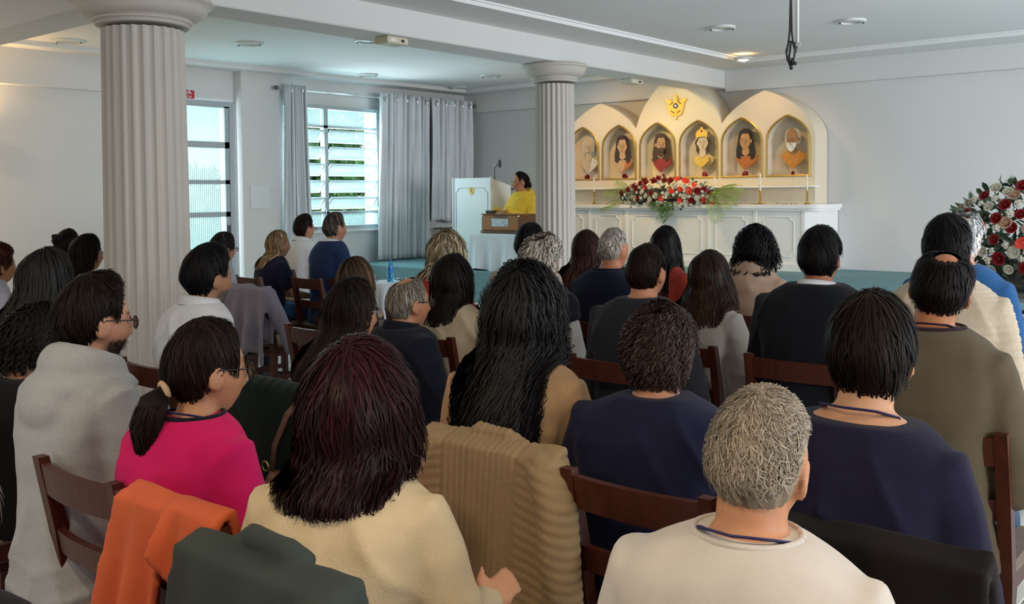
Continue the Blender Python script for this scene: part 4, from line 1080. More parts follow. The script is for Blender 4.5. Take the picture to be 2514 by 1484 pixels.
    if kind == 'suit':
        arc = [np.array([.082*math.sin(a), yc(f, 1)+.004-.078*math.cos(a), f.zn-.012-.07*(1-math.cos(a))*.5]) for a in np.linspace(-2.6, 2.6, 19)]
        g.tube(arc, [(.012, .022)]*19, 10)
        for sd in (-1, 1):
            S = arms[sd][0]; g.ellipsoid(S+np.array([0, 0, .022]), (.062, .062, .04), 14, 8)
    tm_ = top['mat']
    wr = top.get('wr', 1.0)
    def top_cb(me):
        v = getv(me); n = getn(me); wr_ = wr
        # folds: stronger at elbows, armpits and waist, slanting
        k = np.zeros(len(v))
        el = np.zeros(len(v))
        for sd in (-1, 1):
            S, E, W = arms[sd]
            el += np.exp(-(np.linalg.norm(v-E, axis=1)/.11)**2)+.7*np.exp(-(np.linalg.norm(v-(S+np.array([-sd*.04, -.02, -.10])), axis=1)/.09)**2)
        ws = np.exp(-((v[:, 2]-(f.seat+.10))/.09)**2)
        q = v*np.array([22, 22, 38.])
        d = vnoise(q, seed)*.0055*(.35+.9*el+.8*ws)+vnoise(v*np.array([9, 9, 6.]), seed+3)*.007
        d += -np.abs(np.sin(vnoise(v*np.array([14, 14, 9.]), seed+9)*5))*.0035
        # long slanting pulls from the shoulders and bunching above the seat
        w1 = vnoise(v*6, seed+21); w2 = vnoise(v*7, seed+33)
        r1 = 1-np.abs(np.sin(26*(v[:, 0]*np.sign(v[:, 0]+.02*w2)*.8+v[:, 2]*.55)+3.2*w1)); r2 = 1-np.abs(np.sin(34*(v[:, 2]-.35*np.abs(v[:, 0]))+3.0*w2))
        m1 = np.clip(w2*1.6+.25, 0, 1); m2 = np.clip(.75-(v[:, 2]-f.seat)/.42, 0, 1)
        d += .013*r1**2*m1+.014*r2**2*m2*np.clip(w1*1.5+.5, 0, 1)+.006*el*(1-np.abs(np.sin(40*v[:, 2]+3*w1)))
        rib = top.get('ribs')
        if rib: d += .0035*np.sin(v[:, 2]*rib)
        sub_ = np.clip((f.zn-.03-v[:, 2])/.05, 0, 1)
        v = v+n*(d*wr*(.3+.7*sub_))[:, None]
        setv(me, v); me.materials.append(tm_); o = link(top.get('name', 'sweater'), me, e)
        build_person.last = o
        if top.get('collar'):
            y0 = yc(f, 1.0)+.004; rr_ = []
            cr_ = nr+.012; cz_ = top.get('colz', 0)
            for dz, k2 in ((-.035, 1.22), (-.01, 1.14), (.012, 1.06), (.030, 1.02), (.034, 1.08), (.018, 1.2), (-.006, 1.32)):
                rr_.append([(cr_*k2*math.cos(a), y0+cr_*k2*math.sin(a)*1.05, f.zn+cz_+dz-.030*(1+math.sin(a))*.5) for a in np.linspace(0, 2*math.pi, 32, endpoint=False)])
            Geo().rings(rr_, cap=False).obj('collar', top['collar'], o, smooth=True)
        if top.get('crew'):
            y0 = yc(f, 1.0)+.004; cr_ = nr+.016
            Geo().tube([((np.interp(tmax, TT, f.A)+inf-.004)*math.cos(a), yc(f, tmax)+(np.interp(tmax, TT, f.B)+inf-.004)*math.sin(a), f.z0+tmax*(f.zn-f.z0)-.001) for a in np.linspace(0, 2*math.pi, 33)], (.006), 8, cap=False).obj('neckband', top['crew'] if top['crew'] is not True else tm_, o, smooth=True)
    job(g, .0102 if near else .0150, 4, top_cb)
    # ---- legs
    g = Geo(); zs_ = seat
    if not stand:
        g.ellipsoid((0, .02, zs_+.05), (.175*w, .15, .10), 20, 10)
    for sd in (-1, 1):
        hp = np.array([sd*.09, .03, zs_+.075]); kn = np.array([sd*.115, .42, zs_+.055]); an = np.array([sd*.115, .40, .085])
        if stand: hp = np.array([sd*.09, 0, seat+.1]); kn = np.array([sd*.10, .03, .5]); an = np.array([sd*.10, 0, .085])
        g.tube([hp, hp*.5+kn*.5, kn-np.array([0, .03, 0]), kn+np.array([0, .0, -.03]), kn*.6+an*.4, an*.8+kn*.2, an], [.088, .078, .068, .066, .062, .056, .054], 16)
    LM = mat('trousers_'+legs, hx_(legs), .85, var=.12, vscale=14, bump=.25, bscale=300)
    def leg_cb(me):
        v = getv(me); n = getn(me); setv(me, v+n*(vnoise(v*30, seed+1)*.004)[:, None]); me.materials.append(LM); link('trousers', me, e)
    job(g, .024, 1, leg_cb)
    SH = mat('shoes_'+shoes, hx_(shoes), .5, var=.1, vscale=20)
    for sd in (-1, 1):
        ax, ay = sd*.115, (.40 if not stand else 0)
        rr_ = []
        for t, hw_, zt in ((-.085, .028, .065), (-.06, .036, .085), (-.02, .037, .095), (.03, .038, .085), (.08, .044, .060), (.13, .044, .050), (.165, .030, .040), (.178, .012, .028)):
            rr_.append([(ax+hw_*math.cos(a), ay+t, max(.004, zt*.5+zt*.5*math.sin(a)) if math.sin(a) > -.6 else .004) for a in np.linspace(0, 2*math.pi, 14, endpoint=False)])
        sh = Geo().rings(rr_).obj('shoe', SH, e, smooth=60)
    # ---- hair
    make_hair(e, f, hair, seed, near)
    if glasses: make_glasses(e, f, glasses)
    if lanyard:
        LN = mat('lanyard_'+lanyard, hx_(lanyard), .6)
        y0 = yc(f, 1.0); q = .078 if not fem else .068
        pts = [(0, .155, f.zn-.36), (.05*1, .135, f.zn-.2), (q*.95, y0+.055, f.zn-.055), (q*1.02, y0-.0, f.zn-.012), (q*.75, y0-.055, f.zn+.006), (0, y0-q*1.02, f.zn+.010)]
        pts = pts+[(-a, b, c_) for a, b, c_ in pts[-2::-1]]
        Geo().tube(pts, [(.0025, .0085)]*len(pts), 8).obj('lanyard', LN, e, smooth=True)
    if beard: make_beard(e, f, beard, seed, near)
    if extra: extra(e, f)
    if chair:
        yb = loc[1]; dx = .0
        # chair sits square to the rows, its seat below the hips
        if 'px' in chair:
            v_ = ray(*chair['px']); q_ = CAMP+v_*((.865-HC)/v_[2]); r0_ = R_(chair.get('rot', 0))
            place_chair(q_[0]-.275*math.sin(r0_), q_[1]+.275*math.cos(r0_), r0_, chair['label'], base)
        else: place_chair(loc[0]+chair.get('dx', 0), loc[1]+chair.get('dy', .05), chair.get('rz', rz*.5), chair['label'], base)
    return e, f
def make_glasses(e, f, col):
    M_ = mat('glasses_'+col, hx_(col), .35, metal=.2); LENS = mat('spectacle_lens', (.85, .88, .9), .05, trans=.95)
    def T(p): return f.R@(np.array(p)*f.hs)+f.hc
    go = empty('glasses', parent=e); g = Geo()
    for s in (-1, 1):
        g.tube([T((s*.033+.0235*math.cos(a), .103-.012*abs(math.cos(a)-(-s))*.3, .002+.019*math.sin(a))) for a in np.linspace(0, 2*math.pi, 21)], .0019, 6, cap=False)
        g.tube([T((s*.056, .098, .008)), T((s*.078, .07, .012)), T((s*.083, -.004, .014)), T((s*.081, -.025, -.006))], .0019, 6)
    g.tube([T((-.010, .106, .006)), T((0, .112, .009)), T((.010, .106, .006))], .0018, 6)
    g.obj('frame', M_, go, smooth=True)
    for s in (-1, 1):
        Geo().add([T((s*.033+.0225*math.cos(a), .101, .002+.018*math.sin(a))) for a in np.linspace(0, 2*math.pi, 20, endpoint=False)], [tuple(range(20))]).obj('lens', LENS, go)
# short-hair edge table: |azimuth| from the back -> polar angle from the crown
SHORT = ([0, 30, 55, 68, 78, 86, 95, 102, 109, 117, 128, 145, 180], [116, 116, 112, 103, 86, 77, 76, 84, 90, 76, 66, 56, 51])
LONGP = ([0, 60, 90, 105, 120, 135, 150, 180], [92, 92, 90, 92, 92, 78, 64, 58])
class HS:
    def __init__(s, f, h):
        s.f = f; s.h = h; s.T = h.get('T', .014); s.tilt = R_(h.get('tilt', 15)); s.phi0 = R_(h.get('bald', 0))
        tab = h.get('tab') or (LONGP if h.get('L') else SHORT); s.px, s.py = tab
        L = h.get('L', 0); s.lx, s.ly = ([0, 180], [0, 0]) if not L else h.get('ltab', ([0, 60, 95, 112, 128, 140, 180], [L, L, L*.85, L*.55, L*.25, 0, 0]))
        s.rad = np.array([.0715, .0975, .117])
    def pt(s, az, sv, lift=0.0):
        f = s.f; az = np.asarray(az, float); sv = np.asarray(sv, float); az, sv = np.broadcast_arrays(az, sv)
        aa = np.abs((az+180) % 360-180); sgn = np.sign(az); ar = np.radians(az)
        pm = np.radians(np.interp(aa, s.px, s.py)); L = np.interp(aa, s.lx, s.ly)
        k = .105; arc = pm*k; tot = arc+L; d = s.phi0*k+sv*(tot-s.phi0*k)
        ph = np.minimum(d/k, pm); hang = np.maximum(0, d-arc)
        K = np.array([0, -math.sin(s.tilt), math.cos(s.tilt)]); EB = np.array([0, -math.cos(s.tilt), -math.sin(s.tilt)]); ER = np.array([1.0, 0, 0])
        dr_ = np.cos(ph)[..., None]*K+np.sin(ph)[..., None]*(np.cos(ar)[..., None]*EB+np.sin(ar)[..., None]*ER)
        T = s.T*np.ones_like(ph)
        short = (L < .02)
        ed = np.clip((sv-.62)/.38, 0, 1); T = np.where(short, T*(1-.9*ed**1.5), T)
        if s.phi0 > 0: T = T*np.clip((ph-s.phi0)/.25, .25, 1)
        v = s.h.get('top', 0); T = T+v*np.clip(dr_[..., 2], 0, 1)**2
        v = s.h.get('frontvol', 0); T = T+v*np.clip(dr_[..., 1]*1.2, 0, 1)*np.clip(dr_[..., 2]*2, 0, 1)
        v = s.h.get('side', 0); T = T+v*np.abs(dr_[..., 0])**2
        # lower back of the skull narrows
        rad = np.broadcast_to(s.rad, dr_.shape).copy(); rad[..., 1] = np.where(dr_[..., 1] > 0, .0905, .103); low = np.clip((-dr_[..., 2]-.1)/.7, 0, 1)*(dr_[..., 1] < 0)
        p = dr_*(rad+(T+lift)[..., None]); p[..., 1] = p[..., 1]*(1-.30*low); p[..., 0] = p[..., 0]*(1-.12*low)
        P = (p*f.hs)@f.R.T+f.hc
        out = np.stack([dr_[..., 0], dr_[..., 1], np.zeros_like(ph)], -1)@f.R.T; out[..., 2] = 0
        out /= np.linalg.norm(out, axis=-1, keepdims=True)+1e-9
        f1, f2 = s.h.get('flare', (.12, -.15))
        P = P+out*(f1*hang+f2*hang**2)[..., None]; P[..., 2] -= hang
        gx = s.h.get('drop')
        if gx is not None: P = P+hang[..., None]*np.array(gx)
        # lie on the garment
        z = P[..., 2]; t = np.clip((z-f.z0)/(f.zn-f.z0), 0, 1.15)
        a = np.interp(t, TT, f.A)+.03+.03*np.exp(-((t-.86)/.08)**2)+lift; b = np.interp(t, TT, f.B)+.024+lift
        y0 = yc(f, np.clip(t, 0, 1)); act = (hang > 0)*(t < 1.03)
        ins = ((P[..., 0]/a)**2+((P[..., 1]-y0)/b)**2 < 1)*act
        yb = b*np.sqrt(np.maximum(0, 1-(P[..., 0]/a)**2)); fr = aa > s.h.get('fsplit', 200)
        P[..., 1] = np.where(ins, np.where(fr, y0+yb, y0-yb), P[..., 1])
        n = (dr_/rad); n /= np.linalg.norm(n, axis=-1, keepdims=True); N = n@f.R.T
        w_ = np.clip(hang/.04, 0, 1)[..., None]; N = N*(1-w_)+out*w_; N /= np.linalg.norm(N, axis=-1, keepdims=True)+1e-9
        return P, N
HAIRM = {}
def make_hair(e, f, h, seed, near):
    rg = np.random.RandomState(seed); S = HS(f, h); base = np.array(hx_(h.get('col', '#1a1412'))); tip = np.array(hx_(h.get('tip', h.get('col', '#1a1412'))))
    HM = mat('hair_%.2f' % h.get('rough', .55), rough=h.get('rough', .55), vcol=True, spec=.12)
    nA, nS = (108, 30) if near else (64, 18)
    azs = np.linspace(-180, 180, nA+1); ss = np.linspace(0, 1, nS)
    AZ, SS = np.meshgrid(azs, ss)
    cl = h.get('clump', .004); wv = h.get('wave', 0); ru = h.get('rag', .10 if h.get('L') else .04)
    # ragged ends
    end = 1-ru*rg.rand(nA+1); end[-1] = end[0]
    P, N = S.pt(AZ, SS*end)
    ph1, ph2 = rg.uniform(0, 6.28, 2)
    fq = h.get('cf', 26)
    dsp = cl*(np.sin(np.radians(AZ)*fq+ph1+2.2*np.sin(SS*5+np.radians(AZ)*3))+.6*np.sin(np.radians(AZ)*fq*2.3+ph2+SS*6))
    if wv: dsp = dsp+wv*np.sin(SS*h.get('wf', 24)+3*np.sin(np.radians(AZ)*5))
    if h.get('curl'): dsp = dsp+.007*np.sin(SS*30+8*np.sin(np.radians(AZ)*7))*np.sin(np.radians(AZ)*17+SS*9)
    dsp = dsp+(vnoise(P.reshape(-1, 3)*42, seed+2)*h.get('lump', .006)+vnoise(P.reshape(-1, 3)*np.array([120, 120, 50.]), seed+4)*h.get('lump', .006)*.5).reshape(dsp.shape)
    env = np.clip(SS*6, 0, 1)*np.clip((1.02-SS)*10, .1, 1)
    P = P+N*(dsp*env)[..., None]
    inner = P-N*np.minimum(.022, .010+.03*SS)[..., None]
    g = Geo(); g.grid(list(P), flip=True); n0 = len(g.v); g.grid(list(inner))
    vt = P.shape[0]*P.shape[1]
    cols = [np.clip((base*(1-SS[..., None])+tip*SS[..., None])*(1+.25*np.sin(np.radians(AZ)*23+ph2)[..., None])*.8, 0, 1).reshape(-1, 3)]*2
    # edge strip
    i = P.shape[0]-1; n = P.shape[1]
    g.f += [(i*n+j, i*n+j+1, n0+i*n+j+1, n0+i*n+j) for j in range(n-1)]
    # strands
    ns = int(h.get('n', 900)*(1.9 if near >= 2 else 1.0 if near else .48)); ms = 12 if h.get('curl') else 8
    az = rg.uniform(-180, 180, ns); s0 = rg.uniform(0, .72, ns)**1.0; ln = rg.uniform(.25, .6, ns)*(1 if not h.get('buzz') else .25)
    tt = np.linspace(0, 1, ms)
    SV = np.clip(s0[:, None]+ln[:, None]*tt, 0, 1.0+h.get('over', .02)); 
    AZs = az[:, None]+h.get('twist', 0)*SV*60+rg.normal(0, 4, ns)[:, None]*np.sin(tt*2.5)[None]+rg.normal(0, h.get('mess', 3), ns)[:, None]*tt
    lift = (h.get('lift', .003)*rg.rand(ns)[:, None]*(1+tt[None]*h.get('fly', 1.0)))+np.where(rg.rand(ns) < .06, h.get('stray', .007), 0)[:, None]*tt[None]**1.5
    Q, NN = S.pt(AZs, np.minimum(SV, 1.0), 0)
    Q = Q+NN*(cl*.9+lift+(vnoise(Q.reshape(-1, 3)*42, seed+2)*h.get('lump', .006)).reshape(lift.shape)*np.clip((1.02-SV)*8, .1, 1))[..., None]
    ext = np.maximum(SV-1, 0)
    Q[..., 2] -= ext*.3
    tan = np.gradient(Q, axis=1); tan /= np.linalg.norm(tan, axis=2, keepdims=True)+1e-9
    lat = np.cross(NN, tan); lat /= np.linalg.norm(lat, axis=2, keepdims=True)+1e-9
    cu = h.get('curl', 0); wa = h.get('swave', .0025)
    ph = rg.uniform(0, 6.28, ns)[:, None]; fr = rg.uniform(.8, 1.25, ns)[:, None]
    if cu:
        th = tt[None]*h.get('cturn', 18)*fr+ph; gr = np.clip(tt*3+.3, 0, 1)[None]*cu*rg.uniform(.5, 1.3, ns)[:, None]
        Q = Q+lat*(np.cos(th)*gr)[..., None]+NN*((np.sin(th)*.8+.9)*gr)[..., None]
    else:
        Q = Q+lat*(np.sin(tt[None]*6*fr+ph)*wa)[..., None]
    tan = np.gradient(Q, axis=1); tan /= np.linalg.norm(tan, axis=2, keepdims=True)+1e-9
    lat = np.cross(NN, tan); lat /= np.linalg.norm(lat, axis=2, keepdims=True)+1e-9
    wd = 1.2*h.get('sw', .0030 if not near else .0017)*np.array([.6]+[1.0]*(ms-3)+[.75, .15]) if ms > 3 else None
    Lf = Q-lat*wd[None, :, None]; Rt = Q+lat*wd[None, :, None]
    o = len(g.v); V = np.stack([Lf, Rt], 2).reshape(-1, 3); g.v += [tuple(p) for p in V]
    for i in range(ns):
        b0 = o+i*ms*2
        for k in range(ms-1): q = b0+2*k; g.f.append((q, q+1, q+3, q+2))
    kk = rg.uniform(.4, 1.25, ns)**1.0; kk = np.where(rg.rand(ns) < .12, kk*h.get('hl', 2.2), kk)[:, None, None]; SVc = np.clip(SV, 0, 1)[..., None]  # some strands brightened, hair sheen put into their colour
    sc = (base*(1-SVc)+tip*SVc)*kk
    gm = h.get('grey', 0)
    if gm:
        m_ = (rg.rand(ns) < gm)[:, None, None]; sc = np.where(m_, np.array(hx_(h.get('gcol', '#6b645e')))*rg.uniform(.6, 1.2, ns)[:, None, None], sc)
    cols.append(np.repeat(np.clip(sc, 0, 1), 2, axis=1).reshape(-1, 3))
    # ponytail, bun
    hd = lambda p: f.R@(np.array(p)*f.hs)+f.hc
    extra_parts = []
    if h.get('bun'):
        bc, br = h['bun']; c_ = hd(bc); k0 = len(g.v)
        for q in range(5):
            a0 = q*1.25; pts = [c_+f.R@np.array([br*.62*math.cos(a+a0)*math.cos(q), br*.62*math.sin(a+a0), br*.5*math.sin(q*2+a)]) for a in np.linspace(0, 5.4, 14)]
            g.tube(pts, br*.42, 8)
        g.ellipsoid(c_, (br*.85, br*.85, br*.8), 12, 8); cols.append(np.tile(base*.9, (len(g.v)-k0, 1)))
    if h.get('pony'):
        path, rads = h['pony']; pts = [hd(path[0])]+[hd(path[0])+np.array(q) for q in path[1:]]
        k0 = len(g.v); g.tube(pts, rads, 12); cols.append(np.tile(base*.85, (len(g.v)-k0, 1)))
        k0 = len(g.v); pa = np.array(pts); ra = np.array(rads)
        for q in range(220 if near else 110):
            a = rg.uniform(0, 6.28); s_ = rg.uniform(0, .5); line = []
            for t in np.linspace(s_, min(1, s_+.5)+.03, 6):
                c_ = np.array([np.interp(t*(len(pa)-1), range(len(pa)), pa[:, i]) for i in range(3)]); r_ = np.interp(t*(len(ra)-1), range(len(ra)), ra)*1.04+.002
                line.append(c_+np.array([r_*math.cos(a), r_*math.sin(a), 0])+rg.normal(0, .0015, 3))
            line = np.array(line); d = np.cross(np.gradient(line, axis=0), line-pa.mean(0)); d /= np.linalg.norm(d, axis=1, keepdims=True)+1e-9
            o = len(g.v); ww = np.array([.6, 1, 1, 1, .8, .2])[:, None]*(.0016 if near else .0026)
            g.v += [tuple(p) for p in np.stack([line-d*ww, line+d*ww], 1).reshape(-1, 3)]
            g.f += [(o+2*k, o+2*k+1, o+2*k+3, o+2*k+2) for k in range(5)]
            cols.append(np.tile(base*rg.uniform(.6, 1.5), (12, 1)))
    me = g.mesh('hair', HM, smooth=True); setcol(me, np.clip(np.concatenate(cols), 0, 1)); link('hair', me, e)
    if h.get('tie'):
        c_ = hd(h['tie'][0]); ax = f.R@np.array(h['tie'][2]); ax /= np.linalg.norm(ax); u = np.cross(ax, [0, 0, 1.0]); u /= np.linalg.norm(u)+1e-9; v = np.cross(ax, u)
        Geo().tube([c_+u*.021*math.cos(a)+v*.021*math.sin(a) for a in np.linspace(0, 2*math.pi, 17)], .009, 8, cap=False).obj('hair_tie', mat('tie_'+h['tie'][1], hx_(h['tie'][1]), .8), e, smooth=True)
def make_beard(e, f, b, seed, near):
    rg = np.random.RandomState(seed+5); g = Geo(); cols = []; base = np.array(hx_(b[0])); n = int((900 if near else 350)*b[1]); L = b[2] if len(b) > 2 else .010
    for i in range(n):
        th = rg.uniform(-1.35, 1.35); z = rg.uniform(-.118, -.045)
        if abs(th) < .28 and -.085 < z < -.055: continue
        t = np.clip((-.015-z)/.1, 0, 1); rx = .074*math.sqrt(max(0, 1-(z/.117)**2))*(1-.26*t**1.4); ry = .091*math.sqrt(max(0, 1-(z/.117)**2))*(1+.05*t)+.012*math.exp(-((z+.1)/.014)**2)*math.exp(-(th/.3)**2)
        p = np.array([rx*math.sin(th), ry*math.cos(th), z]); nrm = np.array([math.sin(th), math.cos(th), -.5-.5*t]); nrm /= np.linalg.norm(nrm)
        q = p+nrm*L*rg.uniform(.6, 1.3)+np.array([0, 0, -.6*L]); s = np.array([math.cos(th), -math.sin(th), 0])*.0016
        P = [f.R@(v*f.hs)+f.hc for v in (p-s, p+s, q)]; g.add(P, [(0, 1, 2)]); cols += [base*rg.uniform(.6, 1.5)]*3
    me = g.mesh('beard', mat('hair_0.60', rough=.6, vcol=True, spec=.35)); setcol(me, np.clip(np.array(cols), 0, 1)); link('beard', me, e)

# ------------------------------------------------------------------ chairs
WOOD = mat('chair_wood', hx_('#4a2114'), .4, var=.35, vscale=5, stretch=(6, 6, 1.2), bump=.1, bscale=60, spec=.4)
SEATM = mat('chair_seat', hx_('#77685c'), .85, var=.1, vscale=20)
def make_chair():
    e = empty('wooden_chair', (0, 0, 0)); hw = .21
    for s in (-1, 1):
        P = [(s*(hw-.018), -.215, 0), (s*(hw-.018), -.20, .43), (s*(hw-.018), -.235, .66), (s*(hw-.018), -.28, .865)]
        g = Geo(); rr_ = []
        for (x, y, z), wx, wy in zip(P, (.017, .019, .019, .017), (.02, .024, .02, .015)):
            rr_.append([(x-wx, y-wy, z), (x+wx, y-wy, z), (x+wx, y+wy, z), (x-wx, y+wy, z)])
        g.rings(rr_); g.obj('post', WOOD, e)
        boxobj('leg', (s*(hw-.02)-.018, s*(hw-.02)+.018, .185-.018, .185+.018, 0, .43), WOOD, e, c=.003)
        boxobj('stretcher', (s*(hw-.02)-.011, s*(hw-.02)+.011, -.19, .17, .20, .235), WOOD, e, c=.003)
        boxobj('apron', (s*(hw-.02)-.011, s*(hw-.02)+.011, -.19, .17, .375, .43), WOOD, e, c=.003)
    def rail(z0, z1, y0, nm):
        P = []
        for k in range(9):
            u = k/8*2-1; y = y0-.018*(1-u*u); x = u*(hw-.03)
            P.append([(x, y-.011, z0), (x, y+.011, z0), (x, y+.011-.014*(z1-z0)/.08, z1), (x, y-.011-.014*(z1-z0)/.08, z1)])
        Geo().rings(P).obj(nm, WOOD, e)
    rail(.765, .85, -.262, 'top_rail'); rail(.60, .665, -.228, 'back_slat')
    for y, z0, z1 in ((.185, .375, .43), (-.2, .375, .43), (.185, .14, .175)): boxobj('apron' if z0 > .3 else 'stretcher', (-hw+.03, hw-.03, y-.011, y+.011, z0, z1), WOOD, e, c=.003)
    boxobj('seat', (-hw, hw, -.205, .215, .43, .462), SEATM, e, c=.012)
    return e
CHAIR0 = make_chair(); CH_USED = [0]
def place_chair(x, y, rz, label, base=0.0):
    if CH_USED[0] == 0: r_ = CHAIR0
    else:
        r_ = CHAIR0.copy(); COL.objects.link(r_)
        for ch in list(CHAIR0.children):
            c_ = ch.copy(); COL.objects.link(c_); c_.parent = r_
    CH_USED[0] += 1
    r_.location = (x, y, base); r_.rotation_euler = (0, 0, rz)
    for k in ('label', 'category', 'group'):
        if k in r_: del r_[k]
    return tag(r_, label, 'chair', 'wooden chairs in the audience rows')

# ------------------------------------------------------------------ fabric helper
def fab(name, col, rough=.9, var=.08, vs=12, bump=.35, bs=350, sheen=.05): return mat('fabric_'+name, hx_(col) if isinstance(col, str) else col, rough, var=var, vscale=vs, bump=bump, bscale=bs, sheen=sheen, spec=.2)
# ------------------------------------------------------------------ the audience
NAVY = fab('navy', '#15162e'); BLACK = fab('black', '#0d0d10'); WSHIRT = fab('white_shirt', '#d9dade', bump=.15)
def top(name, m, **k): d = dict(name=name, mat=m); d.update(k); return d
def ch(label, **k): d = dict(label=label); d.update(k); return d
people = []
def PP(*a, **k): return build_person(*a, **k)

def sleeves_extra(e, f, m_):
    for sd in (-1, 1):
        S, E, W = arm_pts(f, sd, None); q = E-S
        g = Geo().tube([S-np.array([sd*.03, 0, 0]), S+q*.3, S+q*.65, S+q*.9], [.076, .076, .074, .072], 16)
        def cb(me):
            v = getv(me); n = getn(me); setv(me, v+n*(vnoise(v*28, 4)*.006)[:, None]); me.materials.append(m_); link('shirt_sleeve', me, e)
        job(g, .012, 1, cb)
def headset(e, f):
    def T(p): return f.R@(np.array(p)*f.hs)+f.hc
    go = empty('headset_microphone', parent=e)
    Geo().tube([T((-.082, -.01, .02)), T((-.085, .03, -.01)), T((-.070, .075, -.055)), T((-.045, .10, -.075))], .0028, 6).obj('boom', BLACKP, go, smooth=True)
    Geo().ellipsoid(T((-.040, .108, -.078)), (.013, .013, .016), 10, 8).obj('foam', BLACKP, go, smooth=True)
TEE = fab('white_tee', '#cfc8c0', bump=.2)
PP('man with short grey hair in white t-shirt and blue lanyard', 1868, 950, 1.62, dict(col='#8c7f70', tip='#a0937f', T=.011, lump=.0015, stray=.003, hl=1.4, twist=.8, n=4200, grey=.35, gcol='#a59c90', cl=.002, clump=.0015, cf=40, mess=9, lift=.004, sw=.0008, swave=.0006, buzz=1, side=.003, rag=.05, tab=([0, 30, 55, 68, 78, 86, 100, 115, 128, 145, 180], [114, 114, 110, 102, 86, 77, 75, 74, 70, 62, 58])),
   top('t_shirt', TEE, sleeve='short', fit=.016, crew=True, wr=1.7), skin='#c68d6a', yaw=-8, hyaw=4, hpitch=-4, hroll=4, w=1.10, lean=.05, near=2, lanyard='#24235c', legs='#2b2d36',
   chair=ch('dark wooden chair under the man in white t-shirt'))
PP('person with thick dark brown hair in navy sweater', 2140, 738, 2.12, dict(col='#1d110c', tip='#140c09', T=.017, n=1500, clump=.004, cf=18, mess=8, lift=.006, top=.012, tab=([0, 40, 70, 90, 110, 125, 145, 180], [120, 119, 112, 106, 100, 82, 64, 58])),
   top('navy_sweater', fab('navy_knit', '#17162f', bs=220), fit=.022, wr=1.2, neck=.965), skin='#c99877', yaw=4, hyaw=-14, hpitch=-10, w=1.12, lean=.06, near=1, lanyard='#2b2a5e',
   chair=ch('dark wooden chair under the person in navy sweater', px=(2110, 1335)))
PP('woman with wavy burgundy hair in cream cardigan', 880, 870, 2.02, dict(col='#2e1116', tip='#1f0b10', T=.022, L=.10, n=2600, clump=.005, cf=22, wave=.006, wf=16, mess=7, lift=.010, flare=(.25, -1.1), side=.016, top=.012, swave=.006, rough=.42, over=.05),
   top('cream_cardigan', fab('cream_knit', '#d2be9c', bs=200), fit=.018, wr=1.0), skin='#c48f6d', fem=1, yaw=-24, hyaw=8, w=1.12, lean=.04, near=2, legs='#22222b',
   pose={1: ((.235, .05, .66), (.20, .30, .62)), ('f', 1): (.35, 1, .25), ('n', 1): (.6, -.2, .7), ('c', 1): .25},
   chair=ch('dark wooden chair under the woman in cream cardigan', px=(640, 1400)))
PP('woman in bright pink sweater with low ponytail and glasses', 510, 788, 2.48, dict(col='#1c110e', T=.012, n=1900, clump=.003, cf=30, lift=.004, top=.006,
      tab=([0, 40, 70, 85, 100, 118, 132, 150, 180], [112, 110, 102, 90, 82, 100, 74, 58, 52]),
      pony=([(0, -.112, -.045), (0, -.035, -.02), (0, -.055, -.07), (.0, -.05, -.14), (.005, -.03, -.20)], [.020, .034, .036, .028, .006]), tie=((0, -.112, -.043), '#c2a489', (0, -1, -.2))),
   top('pink_sweater', fab('pink_knit', '#c9185f', bs=260), fit=.02, wr=.9, crew=fab('dark_neck', '#16162a')), skin='#b98767', fem=1, yaw=-10, hyaw=22, hpitch=-3, w=.98, lean=.05, near=1, glasses='#1c1c20', lanyard='#2a2866', legs='#15161d',
   chair=ch('dark wooden chair with coral jacket under the woman in pink', px=(420, 1245)))
GREYH = fab('grey_hoodie', '#aaadb0', var=.06, vs=90, bs=180)
PP('bearded man with round glasses in grey hoodie', 235, 684, 2.82, dict(col='#1b120e', T=.016, n=1900, clump=.003, cf=30, lift=.005, top=.010, frontvol=.020, mess=6,
      tab=([0, 30, 55, 75, 88, 100, 112, 125, 145, 180], [113, 113, 108, 98, 80, 76, 92, 66, 52, 46])),
   top('grey_hoodie', GREYH, kind='hoodie', fit=.014, wr=1.4), skin='#c08e74', yaw=-12, hyaw=20, hpitch=-3, w=1.0, lean=.04, near=1, glasses='#2a2622', beard=('#20140f', .75, .012), legs='#565a60',
   chair=ch('dark wooden chair under the man in grey hoodie', px=(190, 1150)))
PP('person in black with dark curly hair behind the grey hoodie', 92, 757, 3.4, dict(col='#14100f', T=.024, n=1200, curl=.006, clump=.005, L=.06, flare=(.3, -.5), side=.01),
   top('black_top', BLACK, fit=.03), skin='#a97b60', yaw=0, w=1.2, lean=.07, hpitch=-12, near=0, chair=ch('dark wooden chair under the person in black'))
PP('woman with very long dark hair and black top', 112, 614, 4.15, dict(col='#130e0c', T=.018, L=.42, n=1300, clump=.004, flare=(.30, -.35), drop=(0, -.12, 0), lift=.006, rough=.6),
   top('black_top', BLACK, fit=.02), skin='#b78a6c', fem=1, w=1.05, hpitch=-10, lean=.06, chair=ch('wooden chair under the woman with very long hair'))
PP('woman with short auburn curls in pale blouse at the frame edge', -2, 604, 6.2, dict(col='#3b1d12', T=.020, n=900, curl=.007, clump=.005, tab=([0, 60, 85, 100, 118, 135, 180], [112, 110, 100, 92, 88, 70, 58])),
   top('pale_blouse', fab('lilac_white', '#b9b8c6'), collar=fab('lilac_white', '#b9b8c6')), skin='#b07c5c', fem=1, yaw=0, w=1.0, chair=ch('wooden chair under the woman with auburn curls'))
